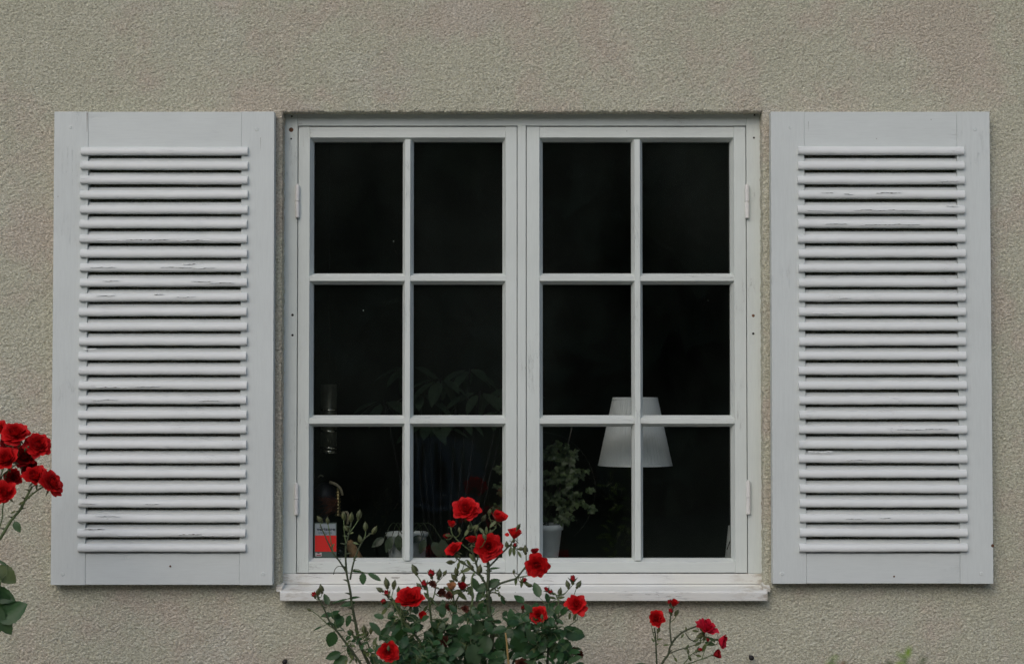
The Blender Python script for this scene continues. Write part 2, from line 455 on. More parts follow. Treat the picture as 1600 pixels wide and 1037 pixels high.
OX0, OX1 = X(440.2), X(1192.5)
OZ0, OZ1 = Z(926), Z(174.5)
def house_wall():
    step = 0.0026
    def axis(lo, a, b, hi, far_lo, far_hi):
        def seg(p, q): return list(np.linspace(p, q, max(2, int(round((q-p)/step))+1)))
        return np.array(far_lo + seg(lo, a)[:-1] + seg(a, b)[:-1] + seg(b, hi) + far_hi)
    xs = axis(-1.48, OX0, OX1, 1.48, [-6, -4, -3, -2.3, -2, -1.8, -1.6], [1.6, 1.8, 2, 2.3, 3, 4, 6])
    zs = axis(0.74, OZ0, OZ1, 2.56, [0, 0.3, 0.5, 0.6, 0.7], [2.62, 2.7, 3.0, 3.5, 4.2])
    nx, nz = len(xs), len(zs)
    GX, GZ = np.meshgrid(xs, zs)
    H = relief(GX, GZ)
    VX = GX.copy(); VZ = GZ.copy(); VY = -H
    eps = 1e-6
    inx = (GX >= OX0-eps) & (GX <= OX1+eps); inz = (GZ >= OZ0-eps) & (GZ <= OZ1+eps)
    onL = (np.abs(GX-OX0) < eps) & inz; onR = (np.abs(GX-OX1) < eps) & inz
    onB = (np.abs(GZ-OZ0) < eps) & inx; onT = (np.abs(GZ-OZ1) < eps) & inx
    def edge(t, d, sd): return 0.0014*pnoise(t*45, d*45+sd*0.37, sd) + 0.0022*pnoise(t*140, d*140, sd+1)
    VX[onL] += edge(GZ[onL], 0*GZ[onL], 11); VX[onR] -= edge(GZ[onR], 0*GZ[onR], 12)
    VZ[onB] += edge(GX[onB], 0*GX[onB], 13); VZ[onT] -= edge(GX[onT], 0*GX[onT], 14)
    for on in (onL, onR, onB, onT): VY[on] += 0.0022
    verts = np.stack([VX.ravel(), VY.ravel(), VZ.ravel()], 1)
    idx = np.arange(nx*nz).reshape(nz, nx)
    q = np.stack([idx[:-1, :-1], idx[:-1, 1:], idx[1:, 1:], idx[1:, :-1]], -1)
    cx = (xs[:-1]+xs[1:])/2; cz = (zs[:-1]+zs[1:])/2
    hole = ((cx > OX0) & (cx < OX1))[None, :] & ((cz > OZ0) & (cz < OZ1))[:, None]
    q = q[~hole]
    # reveals, sharing the corner shape
    ys = np.array([0.0, 0.0035, 0.008, 0.014, 0.022, 0.032, 0.045, 0.06, 0.085])
    allv = [verts]; allq = [q]; base = len(verts)
    def strip(edge_idx, t, horiz, sgn, sd):
        nonlocal base
        n = len(edge_idx)
        P = verts[edge_idx]
        rows = []
        for j, y in enumerate(ys):
            if j == 0: rows.append(edge_idx); continue
            V = P.copy()
            V[:, 1] = y
            e = edge(t, np.full_like(t, y), sd) + 0.0006
            if horiz: V[:, 2] = (OZ1 if sgn < 0 else OZ0) + sgn*e
            else: V[:, 0] = (OX0 if sgn > 0 else OX1) + sgn*e
            allv.append(V)
            rows.append(np.arange(base, base+n)); base += n
        for a, b in zip(rows[:-1], rows[1:]):
            allq.append(np.stack([a[:-1], a[1:], b[1:], b[:-1]], -1))
    zi = np.where((zs >= OZ0-eps) & (zs <= OZ1+eps))[0]; xi = np.where((xs >= OX0-eps) & (xs <= OX1+eps))[0]
    iL = np.argmin(abs(xs-OX0)); iR = np.argmin(abs(xs-OX1)); iB = np.argmin(abs(zs-OZ0)); iT = np.argmin(abs(zs-OZ1))
    strip(idx[zi, iL], zs[zi], False, 1, 11)
    strip(idx[zi, iR], zs[zi], False, -1, 12)
    strip(idx[iB, xi], xs[xi], True, 1, 13)
    strip(idx[iT, xi], xs[xi], True, -1, 14)
    V = np.concatenate(allv); Q = np.concatenate(allq)
    used = np.unique(Q); remap = np.zeros(len(V), dtype=np.int64); remap[used] = np.arange(len(used))
    V = V[used].astype(np.float32); Q = remap[Q].astype(np.int32)
    me = bpy.data.meshes.new("house_wall")
    me.vertices.add(len(V)); me.vertices.foreach_set("co", V.ravel())
    me.loops.add(Q.size); me.loops.foreach_set("vertex_index", Q.ravel())
    me.polygons.add(len(Q))
    me.polygons.foreach_set("loop_start", np.arange(0, Q.size, 4, dtype=np.int32))
    me.polygons.foreach_set("loop_total", np.full(len(Q), 4, dtype=np.int32))
    me.polygons.foreach_set("use_smooth", np.ones(len(Q), dtype=bool))
    me.update(calc_edges=True); me.validate()
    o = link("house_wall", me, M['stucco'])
    return tag(o, "beige roughcast house wall round the white window", "wall")
house_wall()

# ------------------------------------------------------------------ setting behind and below
def structure():
    g = MB()
    n = 40
    g.add([(-200, -200, 0), (200, -200, 0), (200, 200, 0), (-200, 200, 0)], [(0, 1, 2, 3)])
    m = NT("lawn")
    n1 = m.noise(m.pos(), 1.2, 5); n2 = m.noise(m.pos(), 60, 3)
    col = m.mix(m.ramp(n1, [(0.35, 0.0), (0.65, 1.0)]), (0.035, 0.06, 0.02), (0.07, 0.10, 0.035))
    m.out(col, 0.95, m.bump(n2, 0.6, 0.02))
    tag(g.build("ground", m.mat), kind='structure')
    b = MB()
    b.add([(-6, -1.1, 0.004), (6, -1.1, 0.004), (6, 0.0, 0.004), (-6, 0.0, 0.004)], [(0, 1, 2, 3)])
    tag(b.build("flower_bed", mat_plain("soil", (0.05, 0.035, 0.025), 0.95, 0, 0.5, 0.01, 30)), kind='structure')
    pm = NT("bounce_gravel")  # unseen pale strip added to bounce light onto the lower wall
    g1 = pm.noise(pm.pos(), 140, 3, 0.6); g2 = pm.noise(pm.pos(), 2.0, 4)
    gc = pm.mix(g2, (0.36, 0.34, 0.30), (0.46, 0.44, 0.40))
    pm.out(pm.mix(0.5, gc, pm.ramp(g1, [(0.35, 0.2), (0.65, 0.8)]), 'OVERLAY'), 0.9, pm.bump(g1, 0.8, 0.01))
    pb = MB(); pb.add([(-9, -4.9, 0.004), (9, -4.9, 0.004), (9, -1.101, 0.004), (-9, -1.101, 0.004)], [(0, 1, 2, 3)])
    tag(pb.build("added_path", pm.mat), kind='structure')
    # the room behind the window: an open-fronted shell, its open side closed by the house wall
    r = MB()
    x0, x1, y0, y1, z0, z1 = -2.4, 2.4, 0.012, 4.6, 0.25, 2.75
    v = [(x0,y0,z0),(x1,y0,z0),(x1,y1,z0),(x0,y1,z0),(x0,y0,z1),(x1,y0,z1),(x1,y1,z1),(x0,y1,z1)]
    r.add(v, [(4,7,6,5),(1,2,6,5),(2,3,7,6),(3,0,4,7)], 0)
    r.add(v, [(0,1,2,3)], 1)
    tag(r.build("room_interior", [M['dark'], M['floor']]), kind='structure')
structure()

def added_overhang():  # added out of view to shade the upper wall
    root = thing("added_overhang", "unseen roof overhang with gutter, added to shade the top of the beige wall", "added eaves", (0, 0, 3.35))
    k = MB(); k.box(-6, 6, -0.42, -0.005, 3.35, 3.38); k.build("soffit", mat_plain("soffit_boards", (0.35, 0.34, 0.31), 0.6, 0, 0.1), root)
    k = MB(); k.box(-6, 6, -0.45, -0.421, 3.30, 3.55); k.build("fascia", mat_plain("fascia_paint", (0.5, 0.5, 0.48), 0.5, 0, 0.1), root)
    k = MB(); M9 = [( -0.515 + 0.06*math.cos(t), 3.46 + 0.06*math.sin(t)) for t in np.linspace(math.pi, 2*math.pi, 11)]
    k.prism(M9 + [(-0.46, 3.465), (-0.51, 3.415), (-0.56, 3.465)], 'x', -6, 6); k.build("gutter", mat_plain("zinc", (0.3, 0.31, 0.32), 0.4, 0.6, 0.1), root)
added_overhang()

def garden_chair():
    cx, cy = -0.66, -12.0
    root = thing("garden_chair", "pale blue slatted garden chair on the lawn, mirrored faintly in the lower panes", "chair", (cx, cy, 0))
    m = mat_plain("chair_paint", (0.15, 0.19, 0.20), 0.5, 0, 0.1)
    k = MB()
    for i in range(6):
        x = cx - 0.25 + i*0.1; k.box(x-0.03, x+0.03, cy-0.30, cy-0.275, 0.45, 0.98)
    k.box(cx-0.3, cx+0.3, cy-0.32, cy-0.30, 0.92, 0.98); k.box(cx-0.3, cx+0.3, cy-0.32, cy-0.30, 0.5, 0.56)
    k.build("backrest", m, root)
    k = MB()
    for i in range(5): k.box(cx-0.28, cx+0.28, cy-0.26+i*0.1, cy-0.18+i*0.1, 0.42, 0.44)
    k.box(cx-0.28, cx-0.24, cy-0.26, cy+0.22, 0.38, 0.418); k.box(cx+0.24, cx+0.28, cy-0.26, cy+0.22, 0.38, 0.418)
    k.build("seat", m, root)
    for sx in (-1, 1):
        for dy in (-0.25, 0.2):
            k = MB(); k.box(cx+sx*0.29, cx+sx*0.33, cy+dy-0.02, cy+dy+0.02, 0, 0.62 if dy > 0 else 0.9); k.build("leg", m, root)
        k = MB(); k.box(cx+sx*0.27, cx+sx*0.35, cy-0.29, cy+0.26, 0.621, 0.645); k.build("armrest", m, root)
garden_chair()

# ------------------------------------------------------------------ window
YF = 0.040        # front of frame and sashes
YG = 0.064       # glass
YB = 0.082
win = thing("casement_window", "white twelve-pane casement window between the two shutters", "window", (0, YF, Z(925, YF)))
def window():
    y = YF
    xa, xb, xc, xd = X(443.5, y), X(464, y), X(1167.4, y), X(1190.5, y)
    zt, zt2, zb2, zb = Z(176, y), Z(196.6, y), Z(895.5, y), Z(913, y)
    xm0, xm1 = X(808.6, y), X(821.8, y)
    fr = thing2 = None
    # jambs, head, mullion, bottom rail of the outer frame
    f = MB(); f.box(xa-0.004, xb, y, 0.125, zb2, zt); f.box(xb, xb+0.018, YB+0.002, 0.125, zb2+0.012, zt2-0.012)
    j1 = f.build("frame_jamb", M['frame_z'], win, 0.0012)
    f = MB(); f.box(xc, xd+0.004, y, 0.125, zb2, zt); f.box(xc-0.018, xc, YB+0.002, 0.125, zb2+0.012, zt2-0.012)
    j2 = f.build("frame_jamb", M['frame_z'], win, 0.0012)
    f = MB(); f.box(xb+0.0004, xc-0.0004, y+0.001, 0.125, zt2, zt-0.0002); f.box(xb+0.018, xc-0.018, YB+0.002, 0.125, zt2-0.018, zt2)
    f.build("frame_head", M['frame_x'], win, 0.0012)
    f = MB(); f.box(xm0, xm1, y-0.0006, 0.125, zb2, zt2)
    f.box(xm0-0.014, xm1+0.014, YB+0.002, 0.124, zb2+0.02, zt2-0.02)
    f.build("mullion", M['frame_z'], win, 0.0012)
    # bottom rail + weathered sloping sill with a lip
    s = MB()
    f = MB(); f.box(xa-0.003, xd+0.003, y-0.0015, 0.125, zb+0.002, zb2-0.0004)
    f.build("frame_bottom_rail", M['sill'], win, 0.0012)
    sx0, sx1 = X(439, -0.035), X(1197.5, -0.035)
    yf = -0.035
    zl0, zl1 = Z(938.5, yf), Z(923, yf)
    prof = [(0.06, zb+0.001), (0.06, zl0+0.012), (yf+0.02, zl0+0.006), (yf+0.017, zl0), (yf, zl0), (yf-0.001, zl1-0.003), (yf+0.004, zl1), (y-0.006, zb-0.002), (y-0.002, zb+0.001)]
    s.prism(prof, 'x', sx0, sx1)
    so = s.build("window_sill", M['sill'], win, 0.0016)
    # little upstand ears at the two ends of the sill
    for (a, b) in ((X(434.5, -0.006), X(443.5, -0.006)), (X(1190, -0.006), X(1200.5, -0.006))):
        e = MB(); e.prism([(-0.02, Z(924, -0.02)), (-0.02, Z(917.5, -0.02)), (0.012, Z(911, 0.0)), (0.03, Z(911, 0.0)), (0.03, Z(924, -0.02))], 'x', a, b)
        e.build("sill_end", M['sill'], win, 0.001)
    i = MB(); i.box(OX0-0.06, OX1+0.06, 0.128, 0.42, 1.0, 1.03)
    i.build("inner_sill", M['pot'], win, 0.003)
    # sashes
    def sash(px):
        pl, pa, pb, pc, pd, pr = px     # outer left, pane1 l/r, pane2 l/r, outer right
        zt_, zb_ = Z(198.3, y), Z(894.2, y)
        rows = [(222.3, 427.3), (444.6, 648.4), (666.2, 871.2)]
        x0, x1 = X(pl, y), X(pr, y)
        # pane edges are seen at the glass plane
        A, B, Cc, D = X(pa, YG), X(pb, YG), X(pc, YG), X(pd, YG)
        R = [(Z(a, YG), Z(b, YG)) for a, b in rows]
        fl = 0.0085
        g = 0.0045
        root = bpy.data.objects.new("sash", None); C.objects.link(root); root.parent = win
        root.matrix_parent_inverse = Matrix.Translation(-win.location)
        root.location = ((x0+x1)/2, y, zb_)
        def prt(mb, name, mat, bev=0.0009): return mb.build(name, mat, root, bev)
        st = MB(); st.prism([(x0, y), (A-fl, y), (A-fl+0.0012, y+g), (A, YG-0.001), (A, YB), (x0, YB)], 'z', zb_, zt_)
        prt(st, "stile", M['frame_z'])
        st = MB(); st.prism([(x1, y), (D+fl, y), (D+fl-0.0012, y+g), (D, YG-0.001), (D, YB), (x1, YB)], 'z', zb_, zt_)
        prt(st, "stile", M['frame_z'])
        r = MB(); t0 = R[0][0]
        r.prism([(y+0.0007, zt_-0.0003), (y+0.0007, t0+fl), (y+g, t0+fl-0.0012), (YG-0.001, t0), (YB-0.001, t0), (YB-0.001, zt_-0.0003)], 'x', A-fl+0.0006, D+fl-0.0006)
        prt(r, "rail", M['frame_x'])
        r = MB(); t0 = R[2][1]
        r.prism([(y+0.0007, zb_+0.0003), (y+0.0007, t0-fl*0.9), (y+g, t0-fl*0.8), (YG-0.001, t0), (YB-0.001, t0), (YB-0.001, zb_+0.0003)], 'x', A-fl+0.0006, D+fl-0.0006)
        prt(r, "rail", M['frame_x'])
        def bar(c0, c1, fw):
            return [(c0, YB-0.004), (c0, YG-0.001), (c0+fw, y+g), (c0+fw+0.001, y+0.0), (c1-fw-0.001, y+0.0), (c1-fw, y+g), (c1, YG-0.001), (c1, YB-0.004)]
        mb = MB(); mb.prism(bar(B, Cc, 0.0062), 'z', R[2][1]-0.004, R[0][0]+0.004)
        prt(mb, "muntin", M['frame_z'])
        for k in (0, 1):
            z1, z0 = R[k][1], R[k+1][0]
            p = [(b_ + (0.0014 if b_ < y+0.01 else 0.0002), a_) for a_, b_ in bar(z0, z1, 0.0068)]
            mb = MB(); mb.prism(p, 'x', A-fl+0.0003, D+fl-0.0003)
            prt(mb, "muntin", M['frame_x'])
        for (a, b) in ((A, B), (Cc, D)):
            for (t, bt) in R:
                gm = MB(); gm.box(a-0.003, b+0.003, YG, YG+0.003, bt-0.003, t+0.003)
                go = gm.build("glass_pane", M['glass'], root)
        return root, x0, x1
    sl = sash((465.2, 490, 629, 646, 785, 807.6))
    sr = sash((822.9, 848, 986.5, 1004, 1140.8, 1166.2))
    # hinges: pin knuckles sitting over the joint
    for (root, px, rows) in ((sl[0], 463.8, ((290, 340), (756, 804))), (sr[0], 1168.3, ((290, 341), (752, 803)))):
        for (a, b) in rows:
            h = MB()
            cx, cy = X(px, y-0.006), y-0.006
            za, zb_ = Z(a, cy), Z(b, cy)
            zm = (za+zb_)/2
            rr = 0.0058
            for (z0, z1) in ((zb_, zm-0.0006), (zm+0.0006, za)):
                h.lathe([(0, z0), (rr*0.85, z0), (rr*0.97, z0+0.0006), (rr, z0+0.0015), (rr, z0+0.0025), (rr, z1-0.002), (rr, z1-0.001), (rr*0.93, z1-0.0002), (0, z1)], (cx, cy, 0), 16)
            h.lathe([(rr*0.6, zm-0.002), (rr*0.6, zm+0.002)], (cx, cy, 0), 10)
            h.lathe([(0, za), (rr*0.55, za), (rr*0.6, za+0.003), (0, za+0.005)], (cx, cy, 0), 10)
            h.build("hinge", M['hinge'], root)
    # screw holes and rust in the jambs (old shutter fittings)
    for (px, py, r, mt) in ((457, 492, 2.1, 'hole'), (457, 523.5, 1.9, 'hole'), (1177, 493, 2.4, 'rust'), (1177, 521, 1.9, 'hole'),
                            (456, 182, 1.5, 'hole'), (455, 217, 1.4, 'hole'), (455, 203, 3.6, 'rust'), (1179, 180, 1.6, 'hole'), (1178, 215.5, 1.7, 'hole')):
        k = MB(); p = at(px, py, y); R_ = r*S(y)
        Mx = Matrix.Rotation(rad(90), 3, 'X')
        k.lathe([(0, 0.0004), (R_*0.5, 0.0006), (R_*0.8, 0.0009), (R_, 0.0)], (p.x, y-0.0003, p.z), 12, 0, Mx)
        k.build("screw_hole" if mt == 'hole' else "rusty_screw", M[mt], win)
window()

# ------------------------------------------------------------------ shutters
def shutter(px0, px1, slat0, slat1, gap0, gap1, label, flakes, splits, sd):
    yf, yb = -0.037, -0.006
    rnd = random.Random(sd)
    x0, x1 = X(px0, yf), X(px1, yf)
    zt, zb = Z(174.6, yf), Z(913.5 if sd == 1 else 911.5, yf)
    xa, xb = X(gap0, yf), X(gap1, yf)
    zt2, zb2 = Z(231, yf), Z(864, yf)
    root = thing("shutter", label, "shutter", ((x0+x1)/2, yb, zb), "louvred shutters either side of the window")
    a = MB(); a.box(x0, xa-0.0003, yf, yb, zb, zt); a.build("stile", M['shutter_z'], root, 0.0008)
    a = MB(); a.box(xb+0.0003, x1, yf, yb, zb, zt); a.build("stile", M['shutter_z'], root, 0.0008)
    a = MB(); a.box(xa, xb, yf+0.0006, yb+0.0004, zt2, zt-0.0004); a.build("rail", M['shutter_x'], root, 0.0006)
    a = MB(); a.box(xa, xb, yf+0.0006, yb+0.0004, zb+0.0004, zb2); a.build("rail", M['shutter_x'], root, 0.0012)
    # louvre slats: sloping boards with a rounded, wider nosing standing proud of the frame
    sl = MB()
    n = 28
    s0, s1 = X(slat0, yf-0.01), X(slat1, yf-0.01)
    zc0, zc1 = Z(235.2, yf-0.01), Z(855.6, yf-0.01)
    pitch = (zc0-zc1)/(n-1)
    for i in range(n):
        zc = zc0 - i*pitch + rnd.uniform(-0.0006, 0.0006)
        hh = 0.0103
        xl = s0 + rnd.uniform(-0.0012, 0.0012); xr = s1 + rnd.uniform(-0.0012, 0.0012)
        tw = rnd.uniform(-0.0006, 0.0006)
        # nosing with a small wobble along its length
        seg = 34
        prof = []
        for k in range(11):
            t = -math.pi/2 + math.pi*k/10
            prof.append((yf - 0.0002 - 0.0100*abs(math.cos(t))**0.5*(1 if t < 0 else 1-0.35*math.sin(t)) + 0.0012*math.sin(t), zc + hh*(abs(math.sin(t))**0.85)*(1 if t > 0 else -1)))
        prof = [(yf+0.004, zc-hh)] + prof + [(yf+0.004, zc+hh)]
        np_ = len(prof)
        V = []; Fc = []
        ph = rnd.uniform(0, 9)
        for j in range(seg+1):
            t = j/seg
            x = xl + (xr-xl)*t
            wob = 0.00022*math.sin(t*9+ph) + 0.0002*math.sin(t*31+ph*2)
            for (yy, zz) in prof:
                V.append((x, yy + wob*0.6, zz + wob + tw*(t-0.5)*2))
        for j in range(seg):
            for k in range(np_):
                k2 = (k+1) % np_
                Fc.append((j*np_+k, j*np_+k2, (j+1)*np_+k2, (j+1)*np_+k))
        sl.add(V, Fc, 0, True)
        sl.add([V[k] for k in range(np_)], [tuple(range(np_))[::-1]], 0, False)
        sl.add([V[seg*np_+k] for k in range(np_)], [tuple(range(np_))], 0, False)
        # the sloping board behind
        top = pitch + 0.004 if i else 0.004
        b = [(yf+0.0035, zc-hh+0.001), (yf+0.0035, zc+hh-0.001), (yf+0.0095, zc+hh+0.0092), (yf+0.0115, zc+hh+0.0093), (yf+0.017, zc+hh+0.005), (yf+0.012, zc-hh+0.001)]
        if i == 0: b = [(yf+0.0035, zc-hh+0.001), (yf+0.0035, zc+hh-0.001), (yf+0.02, zc+hh+0.002), (yf+0.026, zc+hh-0.004), (yf+0.012, zc-hh+0.001)]
        sl.prism(b, 'x', xa+0.0003, xb-0.0003)
    sl.build("slat_panel", M['slat'], root)
    # flaked paint: dark splits with a lifted pale lip, where the photograph shows them
    for (ca, cb, cy, th) in flakes:
        fk = MB()
        nseg = max(6, int((cb-ca)/3))
        i = round((at(800, cy, yf-0.01).z - zc0)/-pitch); zc = zc0 - i*pitch
        off = at(800, cy, yf-0.01).z - zc
        up = []; dn = []; l2 = []
        zz = off
        for j in range(nseg+1):
            t = j/nseg; x = X(ca+(cb-ca)*t, yf-0.01)
            zz += rnd.uniform(-0.0010, 0.0010); zz += (off-zz)*0.2
            k = max(-0.9, min(0.9, zz/hh))
            yy = yf - 0.0002 - 0.0100*(1-k*k)**0.25 - 0.0009
            w = 0.8*th*S(yf)*(0.06+abs(math.sin(j*0.55+ca)*math.sin(j*1.3+ca*2))**1.3*math.sin(math.pi*min(1, max(0, t)))**0.5)
            up.append((x, yy, zc+zz+w*0.5)); dn.append((x, yy+0.0003, zc+zz-w*0.5))
            l2.append((x, yy-0.0004-0.0012*abs(math.sin(j*1.7)), zc+zz+w*0.5+0.0001)); 
        n_ = nseg+1
        fk.add(up+dn, [(j, j+1, j+1+n_, j+n_) for j in range(nseg)], 0, False)
        l3 = [(p[0], p[1]+0.0012, p[2]+0.0022) for p in l2]
        fk.add(l2+l3, [(j, j+1, j+1+n_, j+n_) for j in range(nseg)], 1, True)
        fk.build("paint_flake", [M['split'], M['slat']], root)
    for (px, pa, pb, w) in splits:
        k = MB(); p, q = at(px, pa, yf), at(px, pb, yf); ww = w*S(yf)
        k.add([(p.x-ww*0.3, yf-0.0003, p.z), (p.x+ww*0.5, yf-0.0003, p.z), (q.x+ww*0.1, yf-0.0003, q.z), (q.x-ww*0.1, yf-0.0003, q.z)], [(0, 1, 2, 3)])
        k.build("split", M['split'], root)
    # nail dimples / filled plugs
    plugs = [(px0+16, 896, 3.2), (px1-16, 896, 3.2), (px0+28, 199, 2.5), (px1-26, 202, 3.0)]
    for (px, py, r) in plugs:
        k = MB(); p = at(px, py, yf); R_ = r*S(yf)
        k.lathe([(0, 0.0005), (R_*0.6, 0.0007), (R_*0.85, 0.0009), (R_, 0.0)], (p.x, yf-0.0001, p.z), 14, 0, Matrix.Rotation(rad(90), 3, 'X'))
        k.build("nail_plug", M['shutter_z'], root)
    dots = [(266, 884, 1.6)] if sd == 1 else [(1397, 900, 1.5), (1551, 852, 2.6)]
    for (px, py, r) in dots:
        k = MB(); p = at(px, py, yf); R_ = r*S(yf)
        k.lathe([(0, 0.0004), (R_*0.6, 0.0006), (R_, 0.0)], (p.x, yf-0.0002, p.z), 10, 0, Matrix.Rotation(rad(90), 3, 'X'))
        k.build("rust_spot", M['rust'], root)
    return root
shutter(82, 427.2, 123, 385, 135.8, 375.6, "grey white louvred shutter left of the window, behind the red roses at its left edge",
        [(150, 190, 375.5, 0.9), (195, 262, 375, 1.8), (275, 330, 376, 1.0), (140, 180, 418, 1.0), (250, 300, 418.5, 1.6), (285, 305, 413, 1.8), (300, 335, 419, 1.2), (160, 185, 439, 1.2), (298, 330, 440, 1.2), (325, 366, 442, 1.3), (150, 180, 462, 0.8), (240, 254, 460, 1.6), (275, 305, 464, 1.0), (150, 200, 605, 1.8), (210, 250, 604, 0.9), (130, 150, 546, 0.8), (145, 185, 625, 0.8), (310, 350, 626, 0.8), (128, 150, 786, 0.9), (228, 250, 787, 1.2), (185, 232, 836.5, 1.4), (280, 316, 835, 2.2), (316, 368, 837, 1.8), (132, 165, 827, 2.2), (150, 190, 806, 0.7)],
        [(136.0, 176, 206, 1.8), (407, 215, 236, 0.5)], 1)
shutter(1206, 1549.2, 1248.5, 1510, 1258.5, 1497.5, "grey white louvred shutter right of the window, with no flowers in front of it",
        [(1284, 1304, 301.5, 1.2), (1320, 1334, 303, 1.4), (1370, 1410, 302, 2.0), (1262, 1300, 328.5, 0.8), (1335, 1440, 328.5, 1.0), (1290, 1325, 350, 1.1), (1345, 1440, 351.5, 1.2), (1480, 1500, 322, 0.8), (1470, 1500, 283, 0.7), (1310, 1330, 466, 0.9), (1400, 1480, 671, 1.0), (1445, 1465, 670, 1.4), (1320, 1360, 719, 1.0), (1320, 1345, 810, 1.0), (1372, 1390, 809, 1.4), (1262, 1300, 706, 0.8), (1270, 1320, 490, 0.6)],
        [(1263, 190, 205, 0.5)], 2)

# iron pegs low on the wall
for (px, py, lab) in ((444.5, 1034, "black iron peg in the wall below the left end of the window sill"), (1174.5, 1027.5, "black iron peg in the wall below the right end of the window sill")):
    k = MB(); y = -0.03
    p = at(px, py, y); r = 4.0*S(y)
    Mx = Matrix.Rotation(rad(90), 3, 'X')
    k.lathe([(0, 0.0), (r*0.8, 0.0), (r, -0.002), (r, -0.006), (r*0.55, -0.008), (r*0.5, -0.034)], (p.x, y, p.z), 16, 0, Mx)
    o = k.build("iron_peg", M['iron'])
    tag(o, lab, "peg", "iron pegs in the wall under the sill")

# ------------------------------------------------------------------ things on the inner sill and in the room
ZS = 1.03
def lamp():
    y = 0.29
    p = at(992.5, 727, y); q = at(990, 620.5, y)
    root = thing("table_lamp", "table lamp with pleated pale shade behind the right sash", "lamp", (p.x, y, ZS))
    rb, rt = 57.8*S(y), 34.8*S(y)
    h = q.z-p.z
    me = MB()
    n = 120
    V = []; Fc = []
    rows = [(0, rb*1.005), (0.012, rb*1.008), (0.035, rb*1.0), (0.04, rb*0.985)] 
    levels = [0.0, 0.006, 0.0075] + [0.0075 + (h-0.015)*k/10 for k in range(1, 11)] + [h-0.006, h]
    for z in levels:
        t = z/h
        r = rb + (rt-rb)*t
        for k in range(n):
            a = 2*math.pi*k/n
            band = z <= 0.006 or z >= h-0.0065
            rr = r + (0.0008 if band else 0.0004*(1 if k % 2 else -1))
            V.append((p.x + rr*math.cos(a), y + rr*math.sin(a), p.z + z))
    for j in range(len(levels)-1):
        for k in range(n):
            Fc.append((j*n+k, j*n+(k+1) % n, (j+1)*n+(k+1) % n, (j+1)*n+k))
    me.add(V, Fc, 0, False)
    m = NT("pleated_shade")
    m.out((0.92, 0.97, 0.985), 0.85)
    tl = m.n("ShaderNodeBsdfTranslucent"); tl.inputs[0].default_value = (0.6, 0.62, 0.6, 1)
    mx = m.n("ShaderNodeMixShader"); mx.inputs[0].default_value = 0.10
    m.l(m.b.outputs[0], mx.inputs[1]); m.l(tl.outputs[0], mx.inputs[2]); m.l(mx.outputs[0], m.t.nodes["Material Output"].inputs[0])
    me.build("lamp_shade", m.mat, root)
    s = MB()
    s.lathe([(0, ZS+0.006), (0.03, ZS+0.006), (0.006, ZS+0.014), (0.004, ZS+0.05), (0.004, q.z-0.04), (0.0, q.z-0.04)], (p.x, y, 0), 14)
    s.build("lamp_stem", M['iron'], root)
    s = MB(); s.lathe([(0, ZS), (0.05, ZS), (0.05, ZS+0.005), (0.03, ZS+0.009), (0, ZS+0.009)], (p.x, y, 0), 28)
    s.build("lamp_base", M['iron'], root)
lamp()

def pot_mesh(cx, y, top, rt, rb, lip=0.012):
    k = MB()
    k.lathe([(0, ZS+0.002), (rb*0.96, ZS), (rb, ZS+0.003), (rt*0.93, top-lip), (rt, top-lip+0.001), (rt*1.02, top-0.001), (rt*0.99, top), (rt*0.93, top-0.001), (rt*0.9, top-0.03), (0, top-0.03)], (cx, y, 0), 40)
    return k
def leaf_grid(base, d, up, L, W, fold=0.25, curl=0.3, serr=0.0, nu=2, nv=7, tip=1.0, wav=0.0):
    """one leaf blade: base point, direction, rough up-normal"""
    d = Vector(d).normalized(); up = Vector(up)
    side = d.cross(up)
    if side.length < 1e-5: side = d.orthogonal()
    side.normalize(); nrm = side.cross(d).normalized()
    V = []; Fc = []
    ph = random.uniform(0, 6)
    for j in range(nv+1):
        s = j/nv
        wd = W*0.5*(2.35*(s**0.62)*((1-s)**0.85) if 0 < s < 1 else 0.03)*0.93
        if serr and 0 < j < nv: wd *= 1 + serr*(1 if j % 2 else -1)
        c = Vector(base) + d*(L*s*(1-0.12*curl*s)) - nrm*(curl*L*0.45*s*s)
        for i in range(-nu, nu+1):
            u = i/nu
            z = abs(u)*wd*fold + wav*W*math.sin(s*7+ph+u*2)*abs(u)
            V.append(c + side*(u*wd) + nrm*z)
    m_ = 2*nu+1
    for j in range(nv):
        for i in range(m_-1):
            Fc.append((j*m_+i, j*m_+i+1, (j+1)*m_+i+1, (j+1)*m_+i))
    return V, Fc

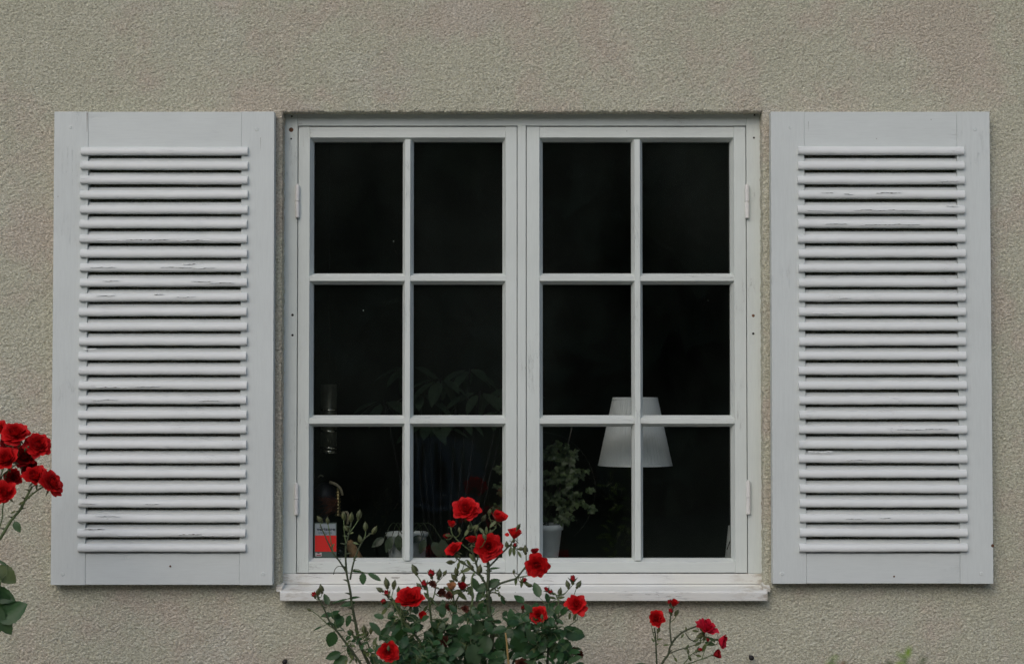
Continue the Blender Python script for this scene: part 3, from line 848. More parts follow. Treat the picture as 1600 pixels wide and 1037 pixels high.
def ivy():
    y = 0.20
    root = thing("ivy_plant", "variegated ivy on a wire hoop in a tall white pot behind the centre post", "plant", (X(846, y), y, ZS))
    pot_mesh(at(846, 818, y).x, y, at(846, 818, y).z, 34*S(y), 24*S(y), 0.016).build("pot", M['pot'], root)
    so = MB(); so.lathe([(0, at(846,828,y).z), (30*S(y), at(846,828,y).z)], (X(846, y), y, 0), 20)
    so.build("soil", mat_plain("potting_soil", (0.03, 0.02, 0.015), 0.95), root)
    w_ = MB()
    hoop = [at(846+80*math.sin(t)*(1.05), 765-90*math.cos(t), y+0.02) for t in np.linspace(-2.5, 2.5, 40)]
    w_.tube(hoop, 0.0004, n=5)
    w_.tube(spline([at(872, 780, y+0.01), at(884, 710, y+0.01), at(894, 665, y+0.01)]), 0.0022, n=6)
    w_.build("wire_hoop", mat_plain("pale_cane", (0.06, 0.055, 0.045), 0.6), root)
    st = MB(); fo = MB()
    r = random.Random(3)
    for k in range(16):
        ex = 846 + r.uniform(-70, 78); ey = 768 + r.uniform(-78, 45)
        mid = at(846+(ex-846)*0.4+r.uniform(-8, 8), min(815, ey+20+r.uniform(-10, 30)), y)
        pts = spline([at(846+r.uniform(-12, 12), 820, y), mid, at(ex, ey, y+r.uniform(-0.06, 0.05))], 5)
        st.tube(pts, 0.0012, 0.0007, n=4)
    stn = None
    for k in range(900):
        a = r.uniform(0, 2*math.pi); rr = math.sqrt(r.random())
        px = 848 + 84*rr*math.cos(a); py = 748 + 66*rr*math.sin(a) + (0.004*(px-846)**2)
        if py > 816: continue
        # leave gaps
        if (math.sin(px*0.13)+math.sin(py*0.17+1)) < -0.75 or abs(px-848) > 68+14*math.sin(py*0.2): continue
        c = at(px, py, y + r.uniform(-0.05, 0.06))
        d = Vector((r.uniform(-1, 1), r.uniform(-0.7, 0.2), r.uniform(-1, 0.3))); L = r.uniform(0.012, 0.021)
        up = Vector((r.uniform(-0.4, 0.4), -1, r.uniform(0, 0.8)))
        for da, sL in ((0, 1.0), (0.9, 0.72), (-0.9, 0.72)):       # three lobed ivy leaf
            dd = Matrix.Rotation(da, 3, up.normalized()) @ d
            V, Fc = leaf_grid(c, dd, up, L*sL, L*0.62, 0.15, 0.3, nu=1, nv=4)
            fo.add(V, Fc, 0, True)
    st.build("stem", M['stem'], root)
    fo.build("foliage", mat_leaf("ivy_leaf", (0.012, 0.026, 0.010), (0.08, 0.115, 0.045), 0.45, 0.2), root)
ivy()

def orchid():
    y = 0.17
    root = thing("potted_plant", "white pot with drooping dark oval leaves behind the left sash", "plant", (X(636, y), y, ZS))
    pot_mesh(at(636, 831, y).x, y, at(636, 831, y).z, 33*S(y), 27*S(y), 0.01).build("pot", M['pot'], root)
    fo = MB(); st = MB()
    for (px, py, L, ang) in ((612, 838, 26, 250), (622, 835, 26, 275), (664, 842, 24, 250), (660, 838, 22, 200), (676, 846, 30, 300), (690, 842, 30, 285), (600, 840, 24, 215)):
        c = at(px, py, y-0.062)
        a = rad(ang)
        V, Fc = leaf_grid(c, (math.cos(a), -0.1, math.sin(a)), (0, -1, 0.3), L*S(y), L*S(y)*0.62, 0.12, 0.2)
        fo.add(V, Fc, 0, True)
        st.tube(spline([(root.location.x+0.01*math.cos(a), y, at(636, 831, y).z-0.01), (c.x*0.6+root.location.x*0.4, y-0.03, at(636, 815, y).z), c]), 0.0014, 0.001, n=5)
    fo.build("foliage", mat_leaf("dark_leaf", (0.02, 0.035, 0.02), (0.035, 0.055, 0.03), 0.35, 0.1), root)
    st.build("stem", M['stem'], root)
orchid()

def vase():
    y = 0.17
    root = thing("vase", "white tapered vase with a dark twig at the right jamb, mostly hidden by the sash", "vase", (X(1168, y), y, ZS))
    k = MB(); cx = X(1168, y); zt = at(1168, 821, y).z
    rb, rt = 38*S(y), 31*S(y)
    k.lathe([(0, ZS), (rb, ZS+0.001), (rb*0.99, ZS+0.01), (rt, zt), (rt*0.93, zt), (rt*0.95, ZS+0.02), (0, ZS+0.015)], (cx, y, 0), 40)
    k.build("body", M['pot'], root)
    t = MB(); t.tube(spline([at(1136, 858, y-0.06), at(1141, 845, y-0.06), at(1147, 840, y-0.055), at(1160, 828, y-0.03), at(1166, 824, y)]), 0.0014, n=5)
    t.build("twig", M['iron'], root)
vase()

def ornaments():
    # hanging lantern: smoky cylinder with bright metal bands
    y = 0.33
    cx = X(514, y); zt, zb = Z(600, y), Z(708, y)
    root = thing("hanging_lantern", "narrow hanging lantern with bright metal bands in the lower left pane", "lantern", (cx, y, zb))
    k = MB(); r = 12.5*S(y)
    k.lathe([(0, zb), (r, zb), (r, zt), (0, zt)], (cx, y, 0), 28)
    k.build("body", mat_plain("smoky_tin", (0.10, 0.10, 0.07), 0.45, 0.5, 0.2), root)
    for py, hgt in ((673, 1.6), (699, 1.4), (705, 2.6), (640, 1.6)):
        b = MB(); z = Z(py, y); t = hgt*S(y)
        b.lathe([(r, z-t), (r*1.06, z-t), (r*1.06, z+t), (r, z+t)], (cx, y, 0), 28)
        b.build("band", mat_plain("bright_tin", (0.75, 0.72, 0.58), 0.25, 1.0, 0.1), root)
    c = MB(); c.tube([(cx, y, zt), (cx, y, 2.7)], 0.0012, n=5); c.build("chain", M['iron'], root)
    # figure with curved handle and ribbed brass neck
    y = 0.26
    cx = X(511, y)
    root = thing("ornament", "dark round ornament with curved tan handle, ribbed brass neck and rusty bristles", "ornament", (cx, y, ZS))
    k = MB(); r = 20*S(y)
    zc = Z(776, y)
    k.lathe([(0.0, zc-r*1.25), (r*0.55, zc-r*1.15), (r*0.9, zc-r*0.5), (r, zc), (r*0.85, zc+r*0.6), (r*0.45, zc+r), (r*0.2, zc+r*1.1), (0, zc+r*1.1)], (X(508, y), y, 0), 28)
    k.lathe([(0.0, ZS), (r*0.8, ZS), (r*0.75, ZS+0.01), (r*0.25, ZS+0.03), (r*0.25, zc-r*1.1)], (X(508, y), y, 0), 24)
    k.build("body", mat_plain("blue_black", (0.012, 0.012, 0.018), 0.5), root)
    h = MB(); h.tube(spline([at(515, 753, y-0.04), at(524, 756, y-0.045), at(532, 763, y-0.045), at(535, 773, y-0.04)]), 0.0042, 0.0032, n=8)
    horn = mat_plain("tan_horn", (0.34, 0.30, 0.20), 0.5, 0, 0.2)
    h.build("handle", horn, root); h = MB()
    h.tube(spline([at(497, 745, y-0.04), at(501, 742, y-0.045), at(505, 744, y-0.04)]), 0.002, n=6)
    h.build("handle", horn, root); h = MB()
    h.tube(spline([at(535, 801, y-0.04), at(542, 800, y-0.045), at(544, 806, y-0.045), at(543, 818, y-0.04)]), 0.0035, n=8)
    h.build("handle", horn, root)
    n_ = MB(); cxx = X(529, y-0.03)
    prof = []
    for i in range(9):
        z = Z(804-i*5, y-0.03); rr = (5.2-0.25*i)*S(y)
        prof += [(rr*0.7, z-0.0035), (rr, z-0.001), (rr, z+0.001), (rr*0.7, z+0.0035)]
    n_.lathe([(0, prof[0][1])]+prof+[(0, prof[-1][1])], (cxx, y-0.03, 0), 18)
    n_.build("neck", M['brass'], root)
    b = MB(); rr = random.Random(4)
    for i in range(60):
        a0 = at(526+rr.uniform(-3, 3), 788+rr.uniform(-9, 12), y-0.045)
        a1 = at(500+rr.uniform(-6, 12), 786+rr.uniform(-12, 24), y-0.06)
        b.tube([a0, (a0+a1)/2+Vector((0, -0.005, 0.004)), a1], 0.0006, 0.0003, n=3)
    b.build("bristle", mat_plain("rusty_straw", (0.17, 0.06, 0.03), 0.8, 0, 0.4), root, None)
    # clay cone and small black ball
    y = 0.17
    p = at(551, 866, y)
    k = MB(); Mx = Matrix.Rotation(rad(-24), 3, 'Y') @ Matrix.Rotation(rad(10), 3, 'X')
    k.lathe([(0, -0.03), (0.008, -0.03), (0.016, -0.02), (0.0145, 0.0), (0.011, 0.03), (0.007, 0.036), (0, 0.037)], (p.x+0.004, y, p.z+0.004), 20, 0, Mx)
    tag(k.build("clay_cone", mat_plain("tan_clay", (0.36, 0.22, 0.11), 0.7, 0, 0.15)), "small leaning tan clay cone at the foot of the lower left pane", "ornament")
    p = at(531, 862, y)
    k = MB(); r = 8*S(y)
    prof = [(r*math.sin(t)*(1+0.05*(i % 2)), p.z - r*math.cos(t)) for i, t in enumerate(np.linspace(0, math.pi, 13))]
    k.lathe(prof, (p.x, y, 0), 18)
    k.lathe([(0, ZS), (0.006, ZS), (0.003, p.z-r*0.95)], (p.x, y, 0), 10)
    m = NT("speckled_black")
    v = m.n("ShaderNodeTexVoronoi"); v.inputs['Scale'].default_value = 260; m.l(m.geo.outputs['Position'], v.inputs['Vector'])
    m.out(m.mix(m.ramp(v.outputs['Distance'], [(0.12, 1.0), (0.2, 0.0)]), (0.012, 0.012, 0.015), (0.5, 0.5, 0.5)), 0.35)
    tag(k.build("black_ball", m.mat), "small black ball with pale specks beside the alarm sticker", "ornament")
ornaments()

def big_plant():
    y = 0.95
    cx = X(690, y)
    root = thing("umbrella_plant", "dim large-leaved plant deep in the room behind the middle left panes", "plant", (cx, y, 0.25))
    k = MB(); k.lathe([(0, 0.25), (0.11, 0.25), (0.14, 0.5), (0.13, 0.5), (0, 0.48)], (cx, y, 0), 24); k.build("pot", mat_plain("brown_pot", (0.08, 0.05, 0.03), 0.6), root)
    st = MB(); fo = MB()
    hubs = [(600, 625, 0), (655, 612, 0), (688, 590, -0.05), (712, 640, -0.08), (750, 610, 0), (780, 640, -0.03), (735, 575, 0.1), (640, 570, 0.1), (670, 660, -0.1), (800, 600, 0.05)]
    r = random.Random(8)
    for (px, py, dy) in hubs:
        h = at(px, py, y+dy)
        st.tube(spline([(cx, y, 0.5), ((cx*2+h.x)/3, y, 0.9), h]), 0.006, 0.003, n=6)
        for i in range(7):
            a = 2*math.pi*i/7 + r.uniform(-0.3, 0.3)
            d = Vector((math.cos(a), math.sin(a)*0.9-0.2, -0.35+r.uniform(-0.3, 0.2)))
            L = r.uniform(0.085, 0.12)
            V, Fc = leaf_grid(h+d*0.02, d, (0, -0.2, 1), L, L*0.42, 0.1, 0.5)
            fo.add(V, Fc, 0, True)
    st.build("stem", M['iron'], root)
    fo.build("foliage", mat_leaf("room_leaf", (0.022, 0.04, 0.025), (0.045, 0.075, 0.045), 0.5, 0.2), root)
big_plant()

def sticker():
    y = YG - 0.0012
    p0 = at(491.2, 871, y); p1 = at(526, 816, y)
    root = thing("alarm_sticker", "alarm company sticker, grey over red, low in the left pane corner", "sticker", (p0.x, y, p0.z))
    W_, H_ = p1.x-p0.x, p1.z-p0.z
    def rect(u0, u1, v0, v1, mat, name, dy=0.0):
        k = MB(); k.box(p0.x+W_*u0, p0.x+W_*u1, y-dy-0.0004, y-dy, p0.z+H_*v0, p0.z+H_*v1)
        return k.build(name, mat, root)
    rect(0, 1, 0, 1, mat_plain("sticker_grey", (0.06, 0.085, 0.075), 0.4), "backing")
    rect(0.03, 0.96, 0.64, 0.965, mat_plain("sticker_silver", (0.20, 0.235, 0.25), 0.4), "name_panel", 0.0006)
    rect(0.03, 0.99, 0.18, 0.635, mat_plain("sticker_red", (0.50, 0.014, 0.010), 0.4), "red_panel", 0.0006)
    em = rect(0.05, 0.33, 0.045, 0.15, mat_plain("sticker_white", (0.4, 0.36, 0.36), 0.4), "emblem", 0.0006)
    rect(0.14, 0.24, 0.125, 0.15, mat_plain("sticker_ink", (0.02, 0.01, 0.012), 0.5), "emblem_mark", 0.0012)
    rect(0.10, 0.30, 0.065, 0.09, mat_plain("sticker_dark_red", (0.18, 0.01, 0.02), 0.5), "emblem_mark", 0.0012)
    def text(s, x, z, size, bold, mat, name, wid):
        cu = bpy.data.curves.new(name, 'FONT'); cu.body = s; cu.size = size; cu.extrude = 0.00015; cu.offset = bold; cu.resolution_u = 3
        t = bpy.data.objects.new("tmp", cu); C.objects.link(t)
        dg = bpy.context.evaluated_depsgraph_get()
        me = bpy.data.meshes.new_from_object(t.evaluated_get(dg))
        bpy.data.objects.remove(t)
        xs = [v.co.x for v in me.vertices]; k = wid/(max(xs)-min(xs)); x_0 = min(xs)
        me.transform(Matrix.Rotation(rad(90), 4, 'X') @ Matrix.Diagonal((k, 1, 1, 1)) @ Matrix.Translation((-x_0, 0, 0)))
        me.transform(Matrix.Translation((x, y-0.0013, z)))
        me.materials.clear()
        link(name, me, mat, root)
    ink = mat_plain("lettering", (0.015, 0.02, 0.035), 0.5)
    text("verisure", p0.x+W_*0.10, p0.z+H_*0.775, H_*0.125, 0.0003, ink, "lettering", W_*0.84)
    text("by Securitas Direct", p0.x+W_*0.18, p0.z+H_*0.695, H_*0.075, 0.0001, mat_plain("small_lettering", (0.05, 0.09, 0.14), 0.5), "small_lettering", W_*0.62)
sticker()

# ------------------------------------------------------------------ roses
def bloom(seed, n, opn, ruffle=0.05):
    r = random.Random(seed)
    mb = MB()
    for i in range(n):
        t = i/(n-1)
        th0 = i*2.39996 + r.uniform(-0.25, 0.25)
        L = 0.60 + 0.62*t + r.uniform(-0.05, 0.05)
        a0 = rad(28 + (52*opn+14)*t); a1 = rad(-26 + t*(30 + 62*opn) + r.uniform(-7, 7)); fl = rad((10+85*opn)*t*t)
        nu, nv = 8, 8
        wmax = 0.36 + 0.34*t
        ph = r.uniform(0, 6.3)
        prof = []; rr, zz = 0.02 + 0.05*t, -0.42 - 0.05*t
        for j in range(nv+1):
            v = j/nv
            al = a0*(1-v) + a1*v + fl*max(0, v-0.55)**1.5*2.2
            prof.append((rr, zz))
            rr += math.sin(al)*L/nv; zz += math.cos(al)*L/nv
        def samp(v):
            f = max(0, min(nv-1e-6, v*nv)); k = int(f); q = f-k
            return (prof[k][0]*(1-q)+prof[k+1][0]*q, prof[k][1]*(1-q)+prof[k+1][1]*q)
        V = []
        for j in range(nv+1):
            v = j/nv
            for i_ in range(nu+1):
                u = i_/nu*2-1
                ve = v*(1 - 0.16*abs(u)**3 + 0.015*math.sin(u*9+ph))
                R_, Z_ = samp(ve)
                wd = wmax*(0.18 + 0.82*math.sin(min(1, v*1.15)*math.pi/2))
                dth = min(1.55, wd/max(R_, 0.16))
                th = th0 + u*dth
                R2 = R_ + ruffle*math.sin(u*4.5+ph)*v*v*(0.3+t) + 0.045*abs(u)**2*(0.5-t)*-1*v
                Z2 = Z_ + ruffle*math.cos(u*5.5+ph*2)*v*v*0.8
                V.append((R2*math.cos(th), R2*math.sin(th), Z2))
        Fc = []
        m_ = nu+1
        for j in range(nv):
            for i_ in range(nu):
                Fc.append((j*m_+i_, j*m_+i_+1, (j+1)*m_+i_+1, (j+1)*m_+i_))
        mb.add(V, Fc, 0, True)
    me = mb.mesh("petals")
    R_ = max(math.hypot(v[0], v[1]) for v in mb.v)
    me.transform(Matrix.Scale(1/R_, 4))
    return me
def calyx_mesh(seed, opn):
    r = random.Random(seed); mb = MB()
    mb.lathe([(0, -0.80), (0.07, -0.78), (0.13, -0.70), (0.14, -0.60), (0.11, -0.50), (0.07, -0.44)], n=10)
    for i in range(5):
        a = 2*math.pi*i/5 + r.uniform(-0.2, 0.2)
        dz = 0.5 - 1.1*opn + r.uniform(-0.2, 0.2)
        V, Fc = leaf_grid((0.1*math.cos(a), 0.1*math.sin(a), -0.52), (math.cos(a), math.sin(a), dz), (-math.cos(a)*0.3, -math.sin(a)*0.3, 1), 0.62, 0.2, 0.2, 0.5, nu=1, nv=5)
        mb.add(V, Fc, 0, True)
    return mb.mesh("calyx")
def bud_mesh(seed, red):
    """unit length bud, base at z=0, tip at z=1; red>0 shows petals"""
    r = random.Random(seed); mb = MB()
    mb.lathe([(0, -0.02), (0.10, 0.0), (0.17, 0.10), (0.16, 0.20), (0.12, 0.27)], n=10, mi=0)
    fat = 0.22 + 0.10*red
    mb.lathe([(0.10, 0.25), (fat*0.85, 0.36), (fat, 0.50), (fat*0.86, 0.66), (fat*0.5, 0.80), (fat*0.16, 0.88), (0, 0.89)], n=12, mi=1 if red > 0 else 0)
    if red > 0:
        for i in range(5):
            a = i*2.4 + r.uniform(-.3, .3)
            V, Fc = leaf_grid((fat*0.5*math.cos(a), fat*0.5*math.sin(a), 0.34), (math.cos(a)*0.28, math.sin(a)*0.28, 1), (-math.cos(a), -math.sin(a), 0.1), 0.58, 0.42, 0.2, -0.35, nu=2, nv=5)
            mb.add(V, Fc, 1, True)
    for i in range(5):
        a = 2*math.pi*i/5 + r.uniform(-0.15, 0.15)
        out = 0.12 if red == 0 else 0.55
        p0 = Vector((0.12*math.cos(a), 0.12*math.sin(a), 0.26))
        rad_v = Vector((math.cos(a), math.sin(a), 0))
        # sepal hugging the bud, with a drawn-out tip
        V = []; nv = 7
        tang = Vector((-math.sin(a), math.cos(a), 0))
        for j in range(nv+1):
            s = j/nv
            z = 0.26 + s*(0.82 if red == 0 else 0.45)
            rr = (fat+0.02)*math.sin(min(1, 0.35+s*0.75)*math.pi)**0.6 + 0.01 if red == 0 else 0.14 + fat*0.9*s + out*s*s*0.3
            if red == 0 and s > 0.8: rr = 0.02 + r.uniform(0, 0.05)
            wd = 0.15*math.sin(math.pi*min(1, 0.25+s*0.75))**1.0 + 0.008
            for u in (-1, 0, 1):
                V.append(rad_v*(rr + 0.012*(1-abs(u))) + tang*(u*wd) + Vector((0, 0, z)))
        Fc = []
        for j in range(nv):
            for k in range(2): Fc.append((j*3+k, j*3+k+1, (j+1)*3+k+1, (j+1)*3+k))
        mb.add(V, Fc, 0, True)
    return mb.mesh("bud")
BLOOMS = {'open': [bloom(s, 32, 1.0, 0.085) for s in (1, 2, 3)], 'cup': [bloom(s, 26, 0.75, 0.085) for s in (4, 5, 6)],
          'half': [bloom(s, 14, 0.30, 0.045) for s in (7, 8)], 'tight': [bloom(s, 8, 0.08, 0.03) for s in (9, 10)], 'loose': [bloom(s, 15, 0.9, 0.10) for s in (12, 13, 14)]}
CALYX = {k: calyx_mesh(i, o) for i, (k, o) in enumerate((('open', 1.0), ('cup', 0.8), ('half', 0.5), ('tight', 0.1), ('loose', 1.0)))}
for me in CALYX.values(): me.materials.append(M['bud'])
BUDS = {0: [bud_mesh(s, 0) for s in (1, 2, 3)], 1: [bud_mesh(s, 1) for s in (4, 5)], 2: [bud_mesh(s, 0.4) for s in (6, 7)]}
for ms in BUDS[0]: ms.materials.append(M['bud'])
for ms in BUDS[1] + BUDS[2]: ms.materials.append(M['bud']); ms.materials.append(M['petal_dark'])
_petal_cache = {}
def petal_mesh(kind, k, matname):
    key = (kind, k, matname)
    if key not in _petal_cache:
        me = BLOOMS[kind][k].copy(); me.materials.append(M[matname]); _petal_cache[key] = me
    return _petal_cache[key]

def orient(dirv, roll=0.0, scale=1.0, loc=(0, 0, 0), squash=1.0):
    q = Vector(dirv).to_track_quat('Z', 'Y')
    return Matrix.Translation(Vector(loc)) @ q.to_matrix().to_4x4() @ Matrix.Rotation(roll, 4, 'Z') @ Matrix.Diagonal((scale, scale, scale*squash, 1))

class Bush:
    def __init__(s, name, label, base, seed, group=None):
        s.root = thing(name, label, "rose bush", base, group)
        s.inv = Matrix.Translation(-Vector(base))
        s.st = MB(); s.sg = MB(); s.fo = MB(); s.yo = MB()
        s.r = random.Random(seed); s.pts = []
    def P(s, p, y): return at(p[0], p[1], y if len(p) < 3 else p[2])
    def stem(s, pts, y, r0, r1=None, green=False, thorns=True):
        """pts in photo pixels (optionally with own depth), radii in px"""
        W_ = spline([s.P(p, y) for p in pts], 5)
        k = S(y)
        (s.sg if green else s.st).tube(W_, r0*k, (r1 or r0)*k, n=7, bumps=0.10)
        s.pts += W_
        if thorns and r0 > 1.2:
            for i in range(2, len(W_)-1, 4):
                p = W_[i]; d = Vector((s.r.choice((-1, 1)), s.r.uniform(-.5, .5), 0.25)).normalized()
                s.st.tube([p, p+d*r0*k*2.0, p+d*r0*k*3.0+Vector((0, 0, -0.001))], r0*k*0.7, 0.0001, n=4)
        return W_
    def near(s, p):
        return min(s.pts, key=lambda q: (q-p).length_squared) if s.pts else None
    def join(s, p, d, r=0.0011, maxd=0.09, green=True):
        """thin stalk from the back of a flower or leaf to the nearest cane"""
        q = s.near(p)
        if q is None or (q-p).length > maxd or (q-p).length < 0.004: return
        m = (p+q)/2 - Vector(d)*(p-q).length*0.18
        (s.sg if green else s.st).tube(spline([q, m, p], 4), r*1.1, r, n=5)
    def flower(s, px, py, y, rpx, kind, d=(0, -1, 0.25), mat='petal', squash=0.9, join=True, stalk=True):
        sc_ = rpx*(1.16 if kind == 'cup' else 1.08)*S(y); loc = at(px, py, y)
        k = s.r.randrange(len(BLOOMS[kind]))
        Mx = s.inv @ orient(d, s.r.uniform(0, 6.28), sc_, loc, squash)
        o = bpy.data.objects.new("rose_flower", petal_mesh(kind, k, mat)); C.objects.link(o); o.parent = s.root; o.matrix_local = Mx
        ca = bpy.data.objects.new("calyx", CALYX[kind]); C.objects.link(ca); ca.parent = o
        if kind in ('half', 'tight'): ca.matrix_local = Matrix.Scale(1.15, 4)
        if join:
            dd = Vector(d).normalized()
            s.join(loc - dd*sc_*0.75*squash, dd, 0.0013, 0.12)
        return o
    def bud(s, px, py, y, lpx, ang=90, red=0, toward=-0.15):
        """px,py = middle of the bud; ang = image direction of its tip (90 = up)"""
        a = rad(ang); d = Vector((math.cos(a), toward, math.sin(a))).normalized()
        L = lpx*0.86*S(y)
        loc = at(px, py, y) - d*L*0.5
        ms = BUDS[red]; k = s.r.randrange(len(ms))
        o = bpy.data.objects.new("rose_bud", ms[k]); C.objects.link(o); o.parent = s.root
        o.matrix_local = s.inv @ orient(d, s.r.uniform(0, 6), L, loc)
        s.join(loc, d, 0.0009, 0.10)
    def leaf(s, px, py, y, L, ang, wr=0.72, tilt=0.0, young=False, fold=0.18, curl=0.25, join=True):
        """px,py = middle; ang = image direction of the tip; tilt 0 = facing the camera, 1 = edge-on from above"""
        a = rad(ang); d = Vector((math.cos(a), s.r.uniform(-0.25, 0.15), math.sin(a))).normalized()
        Lm = L*S(y)
        b = at(px, py, y) - d*Lm*0.5
        up = Vector((s.r.uniform(-0.2, 0.2), -1, 0.3 + 2.5*tilt))
        V, Fc = leaf_grid(b, d, up, Lm, Lm*wr, fold, curl, 0.045, nu=3, nv=11, wav=0.03)
        (s.yo if young else s.fo).add(V, Fc, 0, True)
        if join: s.join(b, d, 0.0008, 0.09)
    def compound(s, p, d, size, young=False, nleaf=5):
        """rachis with paired leaflets in world space"""
        r = s.r
        d = Vector(d).normalized(); size = size*r.uniform(0.85, 1.15)
        R_ = size*2.2
        mid = p + d*R_*0.5 + Vector((0, 0, 0.012*r.uniform(0, 1)))
        end = p + d*R_ + Vector((0, 0, -0.02*r.uniform(0, 1)))
        pts = spline([p, mid, end], 4)
        s.sg.tube(pts, 0.0010, 0.0006, n=4)
        up = Vector((r.uniform(-0.4, 0.4), -0.75+r.uniform(-0.4, 0.4), 0.8)); side = d.cross(up).normalized()
        tgt = s.yo if young else s.fo
        def lf(b, dd, L):
            V, Fc = leaf_grid(b, dd, up+Vector((r.uniform(-.3, .3), r.uniform(-.3, .3), r.uniform(-.3, .3))), L, L*r.uniform(0.58, 0.76), r.uniform(0.1, 0.35), r.uniform(0.1, 0.6), 0.05, nu=2, nv=9, wav=0.035)
            tgt.add(V, Fc, 0, True)
        lf(end, d, size)
        k = 0
        for f in ((0.62, 0.25) if nleaf >= 5 else (0.55,)):
            q = p + (end-p)*f
            for sg in (-1, 1):
                dd = (d*0.55 + side*sg + Vector((0, r.uniform(-0.2, 0.2), r.uniform(-0.25, 0.15)))).normalized()
                lf(q, dd, size*(0.88 if f > 0.5 else 0.72))
    def fill(s, n, cond, size=0.03, young=0.0, ymin=-0.2):
        c = [p for p in s.pts if cond(p)]
        for i in range(n):
            p = s.r.choice(c)
            d = Vector((s.r.uniform(-1, 1), s.r.uniform(-1, 0.5), s.r.uniform(-0.35, 0.8)))
            yg = s.r.random() < young
            s.compound(p, d, size*s.r.uniform(0.7, 1.15)*(0.6 if yg else 1), yg, s.r.choice((3, 5)))
    def finish(s):
        s.st.build("stem", M['stem'], s.root)
        if s.sg.v: s.sg.build("flower_stalk", M['stem_green'], s.root)
        s.fo.build("foliage", M['leaf'], s.root)
        if s.yo.v: s.yo.build("young_foliage", M['young'], s.root)

def proj(p):
    d = p - CAM
    f = d.y*_cp + d.z*_sp; u = -d.y*_sp + d.z*_cp
    return 800 + F*d.x/f, 518.5 - F*u/f

